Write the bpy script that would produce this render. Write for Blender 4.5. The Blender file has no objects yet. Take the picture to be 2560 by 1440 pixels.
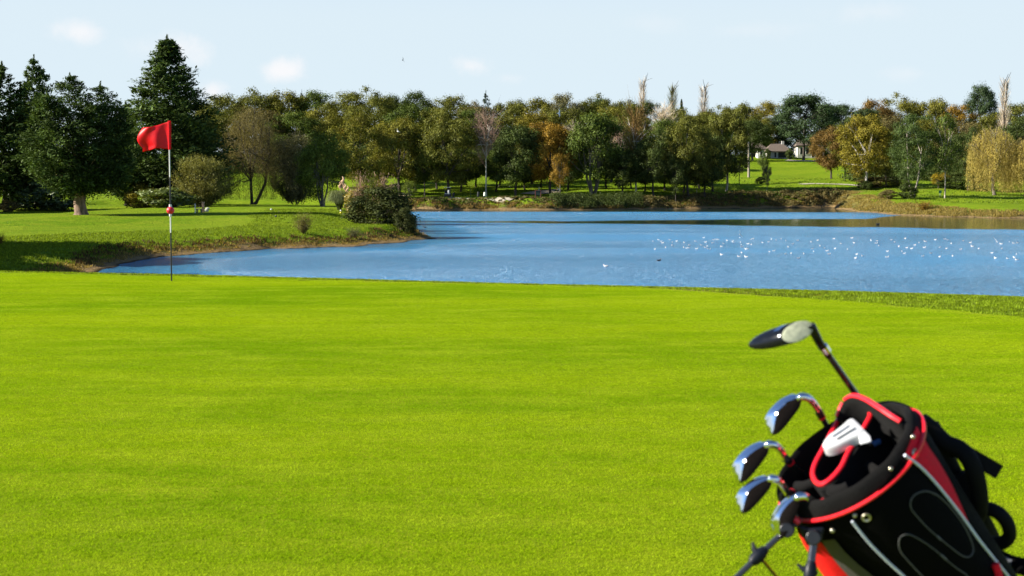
import bpy, bmesh, math, random
import numpy as np
from mathutils import Vector, Matrix

random.seed(7)
scene = bpy.context.scene
col = scene.collection
R = math.radians

# ------------------------------------------------------------------ camera
CAMZ, FPX, HORIZON = 1.30, 3556.0, 478.0
PITCH = math.atan((720.0 - HORIZON) / FPX)
cam_data = bpy.data.cameras.new("camera")
cam_data.sensor_width = 36.0
cam_data.lens = 36.0 * FPX / 2560.0
cam_data.clip_start = 0.05
cam_data.clip_end = 6000.0
cam_data.dof.use_dof = True
cam_data.dof.focus_distance = 32.0
cam_data.dof.aperture_fstop = 9.0
cam = bpy.data.objects.new("camera", cam_data)
cam.location = (0, 0, CAMZ)
cam.rotation_euler = (math.pi / 2 - PITCH, 0, 0)
col.objects.link(cam)
scene.camera = cam

# ------------------------------------------------------------------ sky and sun
SUN_EL, SUN_AZ = 28.0, -96.0          # azimuth from +Y (straight ahead), clockwise
SKY_STRENGTH, SUN_STRENGTH, EXPOSURE = 0.08, 4.9, 1.42
world = bpy.data.worlds.new("World")
scene.world = world
world.use_nodes = True
wn, wl = world.node_tree.nodes, world.node_tree.links
wn.clear()
w_out = wn.new("ShaderNodeOutputWorld")
w_bg = wn.new("ShaderNodeBackground")
w_bg.inputs["Strength"].default_value = SKY_STRENGTH
sky = wn.new("ShaderNodeTexSky")
sky.sky_type = "NISHITA"
sky.sun_disc = False
sky.sun_elevation = R(SUN_EL)
sky.sun_rotation = R(SUN_AZ)
sky.altitude = 0
sky.air_density = 0.6
sky.dust_density = 0.0
sky.ozone_density = 3.0


def wmath(op, a, b=None, c=None):
    n = wn.new("ShaderNodeMath")
    n.operation = op
    for i, v in enumerate((a, b, c)):
        if v is None:
            continue
        if isinstance(v, (int, float)):
            n.inputs[i].default_value = v
        else:
            wl.new(v, n.inputs[i])
    return n.outputs[0]


tc = wn.new("ShaderNodeTexCoord")
sep = wn.new("ShaderNodeSeparateXYZ")
wl.new(tc.outputs["Generated"], sep.inputs[0])
az = wmath("ARCTAN2", sep.outputs[0], sep.outputs[1])
el = wmath("ARCSINE", sep.outputs[2])
noi = wn.new("ShaderNodeTexNoise")
noi.inputs["Scale"].default_value = 26.0
noi.inputs["Detail"].default_value = 9.0
noi.inputs["Roughness"].default_value = 0.62
wl.new(tc.outputs["Generated"], noi.inputs["Vector"])
mask = None
# small fair weather clouds: azimuth, elevation, half width, half height (degrees), density
CLOUDS = [(-16.7, 6.05, 1.15, .55, .8), (-13.05, 5.55, 1.15, .85, .85), (-9.0, 4.75, 1.15, .62, .95),
          (-1.6, 4.95, 1.15, .58, .9), (-0.2, 4.5, .8, .35, .35), (-11.8, 3.85, .8, .5, .9),
          (-14.3, 5.5, 1.6, .7, .3), (14.0, 6.9, 2.2, .5, .25), (15.5, 4.5, 1.2, .4, .25),
          (5.5, 6.6, 2.0, .5, .15), (9.5, 6.3, 2.6, .45, .18)]
for ca, ce, rw, rh, dens in CLOUDS:
    dx = wmath("DIVIDE", wmath("SUBTRACT", az, R(ca)), R(rw))
    dy = wmath("DIVIDE", wmath("SUBTRACT", el, R(ce)), R(rh))
    dist = wmath("SQRT", wmath("ADD", wmath("MULTIPLY", dx, dx), wmath("MULTIPLY", dy, dy)))
    edge = wmath("ADD", wmath("SUBTRACT", 1.0, dist), wmath("MULTIPLY", wmath("SUBTRACT", noi.outputs[0], 0.5), 2.7))
    m = wn.new("ShaderNodeMapRange")
    m.interpolation_type = "SMOOTHSTEP"
    m.inputs[1].default_value = 0.0
    m.inputs[2].default_value = 1.25
    m.inputs[4].default_value = dens
    wl.new(edge, m.inputs[0])
    mask = m.outputs[0] if mask is None else wmath("MAXIMUM", mask, m.outputs[0])
mixc = wn.new("ShaderNodeMixRGB")
mixc.inputs[2].default_value = (4.5, 4.5, 4.6, 1)
wl.new(mask, mixc.inputs[0])
# a thin pale haze low in the sky, all the way round
veil = wn.new("ShaderNodeMapRange")
veil.interpolation_type = "SMOOTHSTEP"
for i_, v_ in enumerate((R(6.5), R(14.5), 0.97, 0.0)):
    veil.inputs[i_ + 1].default_value = v_
wl.new(el, veil.inputs[0])
hazy = wn.new("ShaderNodeMixRGB")
hazy.inputs[2].default_value = (3.44, 4.02, 4.36, 1)
wl.new(veil.outputs[0], hazy.inputs[0])
wl.new(sky.outputs[0], hazy.inputs[1])
wl.new(hazy.outputs[0], mixc.inputs[1])
wl.new(mixc.outputs[0], w_bg.inputs[0])
wl.new(w_bg.outputs[0], w_out.inputs[0])

sun_data = bpy.data.lights.new("sun", "SUN")
sun_data.energy = SUN_STRENGTH
sun_data.angle = R(0.53)
sun_data.color = (1.0, 0.93, 0.80)
sun = bpy.data.objects.new("sun", sun_data)
sv = Vector((math.sin(R(SUN_AZ)) * math.cos(R(SUN_EL)), math.cos(R(SUN_AZ)) * math.cos(R(SUN_EL)), math.sin(R(SUN_EL))))
sun.rotation_euler = sv.to_track_quat("Z", "Y").to_euler()
sun.location = (-60, 0, 60)
col.objects.link(sun)
vs = scene.view_settings
vs.view_transform = "Standard"
vs.look = "None"
vs.gamma = 1.0
vs.use_curve_mapping = False
vs.exposure = EXPOSURE

# ------------------------------------------------------------------ picture geometry helpers
CP, SP = math.cos(PITCH), math.sin(PITCH)
CAM = Vector((0, 0, CAMZ))


def ray(px, py):
    dx, dy = (px - 1280.0) / FPX, (720.0 - py) / FPX
    return Vector((dx, CP + dy * SP, -SP + dy * CP))


def at(px, py, Y):
    d = ray(px, py)
    return CAM + d * (Y / d.y)


def on_plane(px, py, z):
    d = ray(px, py)
    return CAM + d * ((z - CAMZ) / d.z)


# ------------------------------------------------------------------ value noise
def _hash(ix, iy, s):
    n = (ix * 374761393 + iy * 668265263 + s * 1442695041) & 0xFFFFFFFF
    n = ((n ^ (n >> 13)) * 1274126177) & 0xFFFFFFFF
    return ((n ^ (n >> 16)) & 0xFFFF) / 65535.0


def vnoise(x, y, s=0):
    x, y = np.asarray(x, float), np.asarray(y, float)
    ix, iy = np.floor(x).astype(np.int64), np.floor(y).astype(np.int64)
    fx, fy = x - ix, y - iy
    fx, fy = fx * fx * (3 - 2 * fx), fy * fy * (3 - 2 * fy)
    a, b = _hash(ix, iy, s), _hash(ix + 1, iy, s)
    c, d = _hash(ix, iy + 1, s), _hash(ix + 1, iy + 1, s)
    return (a * (1 - fx) + b * fx) * (1 - fy) + (c * (1 - fx) + d * fx) * fy - 0.5


def fbm(x, y, s=0):
    return vnoise(x, y, s) + .5 * vnoise(np.asarray(x) * 2.1, np.asarray(y) * 2.1, s + 1) + .25 * vnoise(np.asarray(x) * 4.3, np.asarray(y) * 4.3, s + 2)


# ------------------------------------------------------------------ objects
def tag(o, label=None, cat=None, group=None, kind=None):
    if label:
        o["label"] = label
    if cat:
        o["category"] = cat
    if group:
        o["group"] = group
    if kind:
        o["kind"] = kind
    return o


def link(name, data, parent=None):
    o = bpy.data.objects.new(name, data)
    col.objects.link(o)
    if parent is not None:
        o.parent = parent
    return o


def thing(name, loc, label, cat, group=None):
    o = link(name, None)
    o.location = loc
    o.empty_display_size = 0.2
    return tag(o, label, cat, group)


def mesh_np(name, V, F, mat=None, smooth=False):
    """V (n,3) array, F (m,k) array of one polygon size."""
    V = np.ascontiguousarray(V, dtype=np.float32).reshape(-1, 3)
    F = np.ascontiguousarray(F, dtype=np.int32)
    me = bpy.data.meshes.new(name)
    me.vertices.add(len(V))
    me.vertices.foreach_set("co", V.ravel())
    m, k = F.shape
    me.loops.add(m * k)
    me.loops.foreach_set("vertex_index", F.ravel())
    me.polygons.add(m)
    me.polygons.foreach_set("loop_start", np.arange(0, m * k, k, dtype=np.int32))
    me.polygons.foreach_set("loop_total", np.full(m, k, dtype=np.int32))
    if smooth:
        me.polygons.foreach_set("use_smooth", np.ones(m, dtype=bool))
    me.update(calc_edges=True)
    if mat:
        me.materials.append(mat)
    return me


class MB:
    """collects shapes into one mesh; world coordinates, built relative to an origin"""

    def __init__(self):
        self.v, self.f = [], []

    def add(self, V, F):
        o = len(self.v)
        self.v += [tuple(p) for p in V]
        self.f += [tuple(i + o for i in f) for f in F]
        return self

    def box(self, c, size, rot=None):
        c = Vector(c)
        hx, hy, hz = (s / 2 for s in size)
        P = [Vector((x, y, z)) for x in (-hx, hx) for y in (-hy, hy) for z in (-hz, hz)]
        if rot is not None:
            P = [rot @ p for p in P]
        P = [p + c for p in P]
        return self.add(P, [(0, 1, 3, 2), (4, 6, 7, 5), (0, 4, 5, 1), (2, 3, 7, 6), (0, 2, 6, 4), (1, 5, 7, 3)])

    def tube(self, pts, radii, n=8, closed=False, flat=None, caps=True):
        pts = [Vector(p) for p in pts]
        if not hasattr(radii, "__len__"):
            radii = [radii] * len(pts)
        m = len(pts)
        V, F = [], []
        prev = None
        for i, p in enumerate(pts):
            if closed:
                t = pts[(i + 1) % m] - pts[i - 1]
            else:
                t = pts[min(i + 1, m - 1)] - pts[max(i - 1, 0)]
            t = t.normalized() if t.length > 1e-9 else Vector((0, 0, 1))
            if prev is None:
                ref = flat if flat is not None else (Vector((0, 0, 1)) if abs(t.z) < .9 else Vector((1, 0, 0)))
            else:
                ref = prev
            u = ref - t * ref.dot(t)
            u = u.normalized() if u.length > 1e-6 else t.orthogonal().normalized()
            prev = u
            w = t.cross(u)
            r = radii[i]
            ru, rw = (r if hasattr(r, "__len__") else (r, r))
            for k in range(n):
                a = 2 * math.pi * k / n
                V.append(p + u * (math.cos(a) * ru) + w * (math.sin(a) * rw))
        for i in range(m if closed else m - 1):
            j = (i + 1) % m
            for k in range(n):
                l = (k + 1) % n
                F.append((i * n + k, i * n + l, j * n + l, j * n + k))
        if caps and not closed:
            F.append(tuple(range(n - 1, -1, -1)))
            F.append(tuple((m - 1) * n + k for k in range(n)))
        return self.add(V, F)

    def ball(self, c, r, seg=12, rings=8, basis=None):
        c = Vector(c)
        rr = r if hasattr(r, "__len__") else (r, r, r)
        V, F = [], []
        for i in range(rings + 1):
            th = math.pi * i / rings
            for k in range(seg):
                a = 2 * math.pi * k / seg
                p = Vector((rr[0] * math.sin(th) * math.cos(a), rr[1] * math.sin(th) * math.sin(a), rr[2] * math.cos(th)))
                V.append((basis @ p if basis is not None else p) + c)
        for i in range(rings):
            for k in range(seg):
                l = (k + 1) % seg
                F.append((i * seg + k, (i + 1) * seg + k, (i + 1) * seg + l, i * seg + l))
        return self.add(V, F)

    def grid(self, rows, closed=False):
        """rows: list of equal length point lists"""
        n = len(rows[0])
        V = [p for r in rows for p in r]
        F = []
        for i in range(len(rows) - 1):
            for k in range(n if closed else n - 1):
                l = (k + 1) % n
                F.append((i * n + k, i * n + l, (i + 1) * n + l, (i + 1) * n + k))
        return self.add(V, F)

    def build(self, name, mat, parent=None, smooth=True, origin=None, merge=False, bevel=0.0, solid=0.0, subsurf=0, sharp=40):
        org = Vector(origin) if origin is not None else (Vector(parent.location) if parent is not None and parent.parent is None else Vector((0, 0, 0)))
        if parent is not None and parent.parent is not None:
            org = Vector(parent.parent.location)
        me = bpy.data.meshes.new(name)
        me.from_pydata([Vector(v) - org for v in self.v], [], self.f)
        bm = bmesh.new()
        bm.from_mesh(me)
        if merge:
            bmesh.ops.remove_doubles(bm, verts=bm.verts, dist=1e-5)
        bmesh.ops.recalc_face_normals(bm, faces=bm.faces)
        bm.to_mesh(me)
        bm.free()
        if smooth:
            me.polygons.foreach_set("use_smooth", np.ones(len(me.polygons), dtype=bool))
            me.set_sharp_from_angle(angle=R(sharp))
        if mat:
            me.materials.append(mat)
        o = link(name, me, parent)
        if parent is None:
            o.location = org
        if solid:
            md = o.modifiers.new("solid", "SOLIDIFY")
            md.thickness = solid
            md.offset = 0
        if bevel:
            md = o.modifiers.new("bevel", "BEVEL")
            md.width = bevel
            md.segments = 3
            md.limit_method = "ANGLE"
            md.angle_limit = R(25)
            md.harden_normals = False
        if subsurf:
            md = o.modifiers.new("subsurf", "SUBSURF")
            md.levels = md.render_levels = subsurf
        return o


# ------------------------------------------------------------------ materials
def mat_new(name):
    m = bpy.data.materials.new(name)
    m.use_nodes = True
    nt = m.node_tree
    nt.nodes.clear()
    out = nt.nodes.new("ShaderNodeOutputMaterial")
    return m, nt, out


class NT:
    def __init__(self, nt):
        self.nt = nt

    def n(self, typ, **kw):
        nd = self.nt.nodes.new("ShaderNode" + typ)
        for k, v in kw.items():
            setattr(nd, k, v)
        return nd

    def l(self, a, b):
        self.nt.links.new(a, b)

    def put(self, sock, v):
        if isinstance(v, (int, float)):
            sock.default_value = v
        elif isinstance(v, (tuple, list)):
            sock.default_value = tuple(v) + ((1,) if len(v) == 3 and sock.type == "RGBA" else ())
        else:
            self.l(v, sock)

    def mix(self, f, a, b, mode="MIX"):
        nd = self.n("MixRGB", blend_type=mode)
        self.put(nd.inputs[0], f)
        self.put(nd.inputs[1], a)
        self.put(nd.inputs[2], b)
        return nd.outputs[0]

    def math(self, op, a, b=0.0, clamp=False):
        nd = self.n("Math", operation=op, use_clamp=clamp)
        self.put(nd.inputs[0], a)
        self.put(nd.inputs[1], b)
        return nd.outputs[0]

    def rng(self, v, a, b, c=0.0, d=1.0, smooth=True):
        nd = self.n("MapRange")
        if smooth:
            nd.interpolation_type = "SMOOTHSTEP"
        self.put(nd.inputs[0], v)
        for i, x in enumerate((a, b, c, d)):
            nd.inputs[i + 1].default_value = x
        return nd.outputs[0]

    def noise(self, vec, scale, detail=3, rough=.55, mapscale=None):
        if mapscale is not None:
            mp = self.n("Mapping")
            mp.inputs["Scale"].default_value = mapscale
            self.l(vec, mp.inputs[0])
            vec = mp.outputs[0]
        nd = self.n("TexNoise")
        nd.inputs["Scale"].default_value = scale
        nd.inputs["Detail"].default_value = detail
        nd.inputs["Roughness"].default_value = rough
        self.l(vec, nd.inputs["Vector"])
        return nd.outputs[0]


def simple(name, color, rough=.5, metal=0.0, noise_amt=0.0, noise_scale=40, bump=0.0, coat=0.0, spec=.5, sheen=0.0):
    m, nt, out = mat_new(name)
    t = NT(nt)
    b = t.n("BsdfPrincipled")
    b.inputs["Roughness"].default_value = rough
    b.inputs["Metallic"].default_value = metal
    b.inputs["Coat Weight"].default_value = coat
    b.inputs["Specular IOR Level"].default_value = spec
    b.inputs["Sheen Weight"].default_value = sheen
    tcn = t.n("TexCoord")
    if noise_amt or bump:
        f = t.noise(tcn.outputs["Object"], noise_scale, 4, .6)
        if noise_amt:
            lo = tuple(c * (1 - noise_amt) for c in color)
            hi = tuple(min(1, c * (1 + noise_amt)) for c in color)
            t.put(b.inputs["Base Color"], t.mix(t.rng(f, .3, .7), lo, hi))
        else:
            t.put(b.inputs["Base Color"], color)
        if bump:
            bp = t.n("Bump")
            bp.inputs["Strength"].default_value = bump
            bp.inputs["Distance"].default_value = .002
            t.l(f, bp.inputs["Height"])
            t.l(bp.outputs[0], b.inputs["Normal"])
        if noise_amt and rough > .1:
            t.put(b.inputs["Roughness"], t.rng(f, .3, .7, rough * .85, min(1, rough * 1.15)))
    else:
        t.put(b.inputs["Base Color"], color)
    t.l(b.outputs[0], out.inputs[0])
    return m


def leaf_material(name, transl=.35, var=.45, gloss=.02, patch_scale=5.0, autumn_col=(.20, .115, .016)):
    """colour from the object's own tint; every leaf varies, whole boughs turn with its alpha"""
    m, nt, out = mat_new(name)
    t = NT(nt)
    oi = t.n("ObjectInfo")
    geo = t.n("NewGeometry")
    tcn = t.n("TexCoord")
    rnd = geo.outputs["Random Per Island"]
    nz = t.noise(tcn.outputs["Object"], patch_scale, 2, .5)
    turn = t.rng(t.math("ADD", nz, t.math("MULTIPLY", oi.outputs["Alpha"], .38)), .74, .96)
    base = t.mix(turn, oi.outputs["Color"], autumn_col)
    val = t.rng(rnd, 0, 1, 1 - var, 1 + var, smooth=False)
    val = t.math("MULTIPLY", val, t.rng(t.noise(tcn.outputs["Object"], 7.0, 2, .5), .3, .7, .62, 1.42))
    comb = t.n("CombineXYZ")
    for i in range(3):
        t.l(val, comb.inputs[i])
    base = t.mix(1.0, base, comb.outputs[0], "MULTIPLY")
    yel = t.rng(t.math("FRACT", t.math("MULTIPLY", rnd, 17.3)), .75, 1.0, 0, .40)
    base = t.mix(yel, base, t.mix(1.0, base, (1.4, 1.25, .8), "MULTIPLY"))
    df = t.n("BsdfDiffuse")
    tr = t.n("BsdfTranslucent")
    t.l(base, df.inputs[0])
    t.l(t.mix(1.0, base, (1.25, 1.2, .5), "MULTIPLY"), tr.inputs[0])
    mx = t.n("MixShader")
    mx.inputs[0].default_value = transl
    t.l(df.outputs[0], mx.inputs[1])
    t.l(tr.outputs[0], mx.inputs[2])
    gl = t.n("BsdfGlossy")
    gl.inputs["Roughness"].default_value = .55
    gl.inputs[0].default_value = (.7, .75, .6, 1)
    mx2 = t.n("MixShader")
    mx2.inputs[0].default_value = gloss
    t.l(mx.outputs[0], mx2.inputs[1])
    t.l(gl.outputs[0], mx2.inputs[2])
    t.l(mx2.outputs[0], out.inputs[0])
    return m


def bark_material():
    m, nt, out = mat_new("bark")
    t = NT(nt)
    oi = t.n("ObjectInfo")
    tcn = t.n("TexCoord")
    f = t.noise(tcn.outputs["Object"], 18, 5, .65, (2.5, 2.5, .7))
    c = t.mix(t.rng(f, .35, .7), t.mix(1.0, oi.outputs["Color"], (.45, .45, .45), "MULTIPLY"), t.mix(1.0, oi.outputs["Color"], (1.5, 1.5, 1.5), "MULTIPLY"))
    b = t.n("BsdfPrincipled")
    b.inputs["Roughness"].default_value = .9
    t.l(c, b.inputs["Base Color"])
    t.l(b.outputs[0], out.inputs[0])
    return m


M = {}
M["leaf"] = leaf_material("leaf_broad", .24, .46, .012)
M["needle"] = leaf_material("leaf_conifer", .2, .45, .015, 3.0, (.06, .06, .02))
M["willow"] = leaf_material("leaf_willow", .3, .45, .015, 4.0, (.2, .15, .03))
M["laurel"] = leaf_material("leaf_laurel", .25, .4, .09, 4.0, (.12, .14, .02))
M["twig"] = leaf_material("twig", .0, .35, .02, 3.0, (.24, .13, .06))
M["blade"] = leaf_material("grass_blade", .4, .4, .01, 3.0, (.3, .2, .06))
M["bark"] = bark_material()

# ------------------------------------------------------------------ terrain
WATER = -1.70


def W(px, py):
    p = on_plane(px, py, WATER)
    return (p.x, p.y)


LAKE = [(-30, 18), (40, 18), (70, 60), (95, 120), W(2700, 547.5), W(2560, 545), W(2480, 545), W(2420, 542.5), W(2340, 542), W(2300, 539), W(2240, 537.5),
        W(2200, 533), W(2150, 529.5), W(2105, 524), W(2085, 519.5), W(1900, 520.5), W(1700, 522), W(1580, 523.5), W(1500, 524.5), W(1350, 525.5),
        W(1200, 525), W(1100, 526), W(1000, 525.5), (-40, 228), (-62, 222), (-74, 205), (-60, 168), (-36, 152), (-20, 146), (-13.5, 152), W(1016, 546), W(1024, 556),
        W(1036, 572), W(1050, 588), W(1085, 596.5), W(1050, 600), W(980, 608), W(930, 611), W(880, 617), W(820, 617), W(760, 621), W(690, 622), W(600, 627), W(520, 632), W(430, 641),
        W(380, 645), W(300, 658), W(250, 675), W(225, 690), (-17, 42), (-23, 30)]
ZT_Y = [20, 40, 62, 85, 107, 120, 135, 148, 158, 170, 190, 215, 236, 247, 270, 330, 400, 450, 900, 2500]
ZT_Z = [-.9, -1.35, -1.1, -.86, -.50, -.34, -.10, -.3, -.85, -.78, -.3, .22, .0, .34, 2.0, 6.2, 11., 13., 17, 20]


def signed_shore(X, Y):
    """distance to the shoreline, positive on land"""
    P = np.array(LAKE)
    Q = np.roll(P, -1, axis=0)
    best = np.full(X.shape, 1e9)
    inside = np.zeros(X.shape, bool)
    for (ax, ay), (bx, by) in zip(P, Q):
        dx, dy = bx - ax, by - ay
        t = np.clip(((X - ax) * dx + (Y - ay) * dy) / (dx * dx + dy * dy), 0, 1)
        best = np.minimum(best, np.hypot(X - ax - t * dx, Y - ay - t * dy))
        with np.errstate(divide="ignore", invalid="ignore"):
            hit = ((ay > Y) != (by > Y)) & (X < (bx - ax) * (Y - ay) / (by - ay + 1e-12) + ax)
        inside ^= hit
    wob = fbm(X * .35, Y * .35, 3) * .9 + fbm(X * 1.3, Y * 1.3, 5) * .25
    wob = wob * np.clip((Y - 20) / 60, .4, 2.0)
    return np.where(inside, -best, best) + wob


CREST_U = np.array([-.9, -.36, -.24, 0, .101, .25, .36, .9])
CREST_Y = np.array([21.5, 20.9, 20.2, 18.45, 17.85, 16.9, 16.1, 15.2])


def green_z(X, Y):
    return np.clip((Y - 5) * .0065, -.02, .12) + vnoise(X * .16, Y * .16, 9) * .03


def height(X, Y):
    X, Y = np.asarray(X, float), np.asarray(Y, float)
    d = signed_shore(X, Y)
    zt = np.interp(Y, ZT_Y, ZT_Z) + fbm(X * .05, Y * .05, 1) * np.clip((Y - 60) / 200, .12, .9)
    # the teeing ground: a low plateau with a soft front edge
    tee = np.clip(1 - np.abs((Y - 106) / 17.0), 0, 1) ** .6 * np.clip((X + 36) / 7.0, 0, 1) * np.clip((-11.5 - X) / 3.0, 0, 1)
    zt = zt + .34 * np.clip(tee * 2.2, 0, 1)
    wbank = np.where(Y < 150, 3.2, np.where(Y > 215, 4.2, 5.0)) + fbm(X * .22, Y * .22, 7) * 2.2
    s = np.clip(d / np.maximum(wbank, 1.0), 0, 1)
    s = .25 * s + .75 * s * s * (3 - 2 * s)
    land = WATER + .04 + (zt - WATER - .04) * s + fbm(X * .9, Y * .9, 11) * .12 * np.clip(1 - np.abs(d - 1.5) / 3, 0, 1)
    bed = WATER + .04 + np.maximum(d * .35, -1.3)
    z = np.where(d > 0, land, bed)
    u = X / np.maximum(Y, .1)
    t = Y - np.interp(u, CREST_U, CREST_Y)
    gz = green_z(X, np.minimum(Y, np.interp(u, CREST_U, CREST_Y)))
    near = gz - np.where(t > 0, .06 * t + .030 * t * t, 0)
    return np.where(Y < 40, np.maximum(z if np.ndim(z) else z, near), z)


def hz(x, y):
    return float(height(np.array([x]), np.array([y]))[0])


def ground_hit(px, py, y0=45., y1=520.):
    Ys = np.linspace(y0, y1, 1600)
    d = ray(px, py)
    Xs, Zs = d.x / d.y * Ys, CAMZ + d.z / d.y * Ys
    H = height(Xs, Ys)
    k = np.argmax(H >= Zs)
    return Vector((Xs[k], Ys[k], H[k]))


us = np.concatenate([np.linspace(-1.6, -.48, 22)[:-1], np.linspace(-.48, .48, 330), np.linspace(.48, 1.6, 22)[1:]])
ys = np.concatenate([np.linspace(-6, 3.9, 8), np.geomspace(4, 480, 520), np.geomspace(490, 2500, 24)])
UU, YY = np.meshgrid(us, ys)
XX = UU * np.maximum(YY, 14)
ZZ = height(XX, YY)
SH = signed_shore(XX, YY)
nu, ny = len(us), len(ys)
idx = np.arange(nu * ny).reshape(ny, nu)
FQ = np.stack([idx[:-1, :-1], idx[:-1, 1:], idx[1:, 1:], idx[1:, :-1]], -1).reshape(-1, 4)


def ground_material():
    m, nt, out = mat_new("meadow")
    t = NT(nt)
    geo = t.n("NewGeometry")
    pos = geo.outputs["Position"]
    at_ = t.n("Attribute", attribute_name="shore")
    sh = at_.outputs["Fac"]
    dry = t.n("Attribute", attribute_name="dryness").outputs["Fac"]
    n1 = t.noise(pos, .09, 4, .6)
    n2 = t.noise(pos, .9, 5, .65, (.6, 1.0, 1.0))
    n3 = t.noise(pos, 7.0, 4, .7)
    g = t.mix(t.rng(n1, .35, .65), (.105, .190, .006), (.165, .245, .010))
    g = t.mix(t.rng(n2, .35, .75), g, (.205, .255, .016))
    g = t.mix(t.math("MULTIPLY", t.rng(n3, .4, .75), .55), g, (.045, .090, .008))
    dr = t.rng(t.math("ADD", dry, t.math("MULTIPLY", t.math("SUBTRACT", n2, .5), .9)), .35, .75)
    straw = t.mix(t.rng(n3, .3, .7), (.20, .16, .05), (.11, .10, .03))
    g = t.mix(dr, g, straw)
    e1 = t.mix(t.rng(n3, .35, .65), (.030, .022, .012), (.13, .090, .038))
    e2 = t.mix(t.rng(n2, .4, .6), e1, (.075, .100, .022))
    edge = t.math("ADD", sh, t.math("MULTIPLY", t.math("SUBTRACT", n2, .5), 4.5))
    bank = t.rng(edge, 2.2, 1.0)
    c = t.mix(bank, g, e2)
    sand = t.rng(t.math("ADD", sh, t.math("MULTIPLY", t.math("SUBTRACT", n2, .5), 1.2)), 1.0, .5)
    c = t.mix(sand, c, t.mix(t.rng(n3, .3, .7), (.27, .185, .085), (.13, .092, .045)))
    c = t.mix(t.rng(sh, .12, -.1), c, (.04, .032, .02))
    b = t.n("BsdfPrincipled")
    b.inputs["Roughness"].default_value = .95
    b.inputs["Specular IOR Level"].default_value = .02
    t.l(c, b.inputs["Base Color"])
    bp = t.n("Bump")
    bp.inputs["Strength"].default_value = .9
    bp.inputs["Distance"].default_value = .25
    t.l(t.noise(pos, 3.2, 5, .75), bp.inputs["Height"])
    t.l(bp.outputs[0], b.inputs["Normal"])
    t.l(b.outputs[0], out.inputs[0])
    return m


M["ground"] = ground_material()
me = mesh_np("ground", np.stack([XX, YY, ZZ], -1).reshape(-1, 3), FQ, M["ground"], True)
a = me.attributes.new("shore", "FLOAT", "POINT")
a.data.foreach_set("value", SH.ravel().astype(np.float32))
uX = UU
DRY = np.clip(1 - np.abs(SH - 2) / 4.5, 0, 1) * np.clip((uX - .2) / .06, 0, 1) * .8 + np.clip(1 - SH / 3, 0, 1) * .5
DRY = np.where(YY < 30, 0, DRY)
DRY += np.exp(-((YY - 262) / 9) ** 2) * np.clip((uX - .17) / .04, 0, 1) * .45
a = me.attributes.new("dryness", "FLOAT", "POINT")
a.data.foreach_set("value", DRY.ravel().astype(np.float32))
ground = link("ground", me)
tag(ground, "grassy ground round the lake rising to a meadow hill", None, None, "structure")

# ------------------------------------------------------------------ lake
wu = np.concatenate([np.linspace(-1.4, -.5, 10)[:-1], np.linspace(-.5, .5, 240), np.linspace(.5, 1.4, 10)[1:]])
wy = np.geomspace(19, 262, 260)
WU, WY = np.meshgrid(wu, wy)
WX = WU * WY
nx_, ny_ = len(wu), len(wy)
idx = np.arange(nx_ * ny_).reshape(ny_, nx_)
WF = np.stack([idx[:-1, :-1], idx[:-1, 1:], idx[1:, 1:], idx[1:, :-1]], -1).reshape(-1, 4)
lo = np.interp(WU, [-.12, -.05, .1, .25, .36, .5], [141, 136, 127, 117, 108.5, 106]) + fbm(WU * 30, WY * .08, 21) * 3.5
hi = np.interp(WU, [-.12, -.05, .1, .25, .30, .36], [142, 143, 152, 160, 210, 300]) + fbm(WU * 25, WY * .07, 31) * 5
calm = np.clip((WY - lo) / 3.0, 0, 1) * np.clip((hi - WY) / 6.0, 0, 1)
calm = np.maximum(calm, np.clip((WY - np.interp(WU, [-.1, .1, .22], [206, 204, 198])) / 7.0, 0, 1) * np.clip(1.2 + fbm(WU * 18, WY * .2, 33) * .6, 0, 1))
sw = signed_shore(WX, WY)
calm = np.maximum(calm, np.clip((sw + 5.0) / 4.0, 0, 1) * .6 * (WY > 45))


def water_material():
    m, nt, out = mat_new("lake_water")
    t = NT(nt)
    geo = t.n("NewGeometry")
    pos = geo.outputs["Position"]
    cm = t.n("Attribute", attribute_name="calm").outputs["Fac"]
    w1 = t.noise(pos, 2.8, 4, .72, (.30, 1.0, 1.0))
    w2 = t.noise(pos, 9.0, 3, .7, (.45, 1.0, 1.0))
    gust = t.noise(pos, .06, 3, .6, (.35, 1.0, 1.0))
    h = t.math("ADD", w1, t.math("MULTIPLY", w2, .5))
    amp = t.math("MULTIPLY", t.rng(cm, 0, 1, 1.0, .025, smooth=False), t.rng(gust, .3, .7, .75, 1.1))
    bp = t.n("Bump")
    bp.inputs["Distance"].default_value = 1.5
    t.l(amp, bp.inputs["Strength"])
    t.l(h, bp.inputs["Height"])
    b = t.n("BsdfPrincipled")
    t.put(b.inputs["Base Color"], t.mix(t.rng(gust, .3, .7), (.026, .115, .215), (.040, .150, .255)) if False else t.mix(cm, (.070, .325, .610), (.012, .034, .030)))  # reflected sky is put into the ripples' blue body colour; calm water stays dark
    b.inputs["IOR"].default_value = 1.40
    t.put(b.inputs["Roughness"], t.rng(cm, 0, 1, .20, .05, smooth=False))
    t.l(bp.outputs[0], b.inputs["Normal"])
    t.l(b.outputs[0], out.inputs[0])
    return m


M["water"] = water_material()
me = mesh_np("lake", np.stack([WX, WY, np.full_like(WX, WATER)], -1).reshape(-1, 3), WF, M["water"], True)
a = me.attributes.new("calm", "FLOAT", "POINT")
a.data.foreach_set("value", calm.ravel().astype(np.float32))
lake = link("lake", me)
tag(lake, "rippled blue lake with a calm strip mirroring the trees", None, None, "structure")

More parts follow.
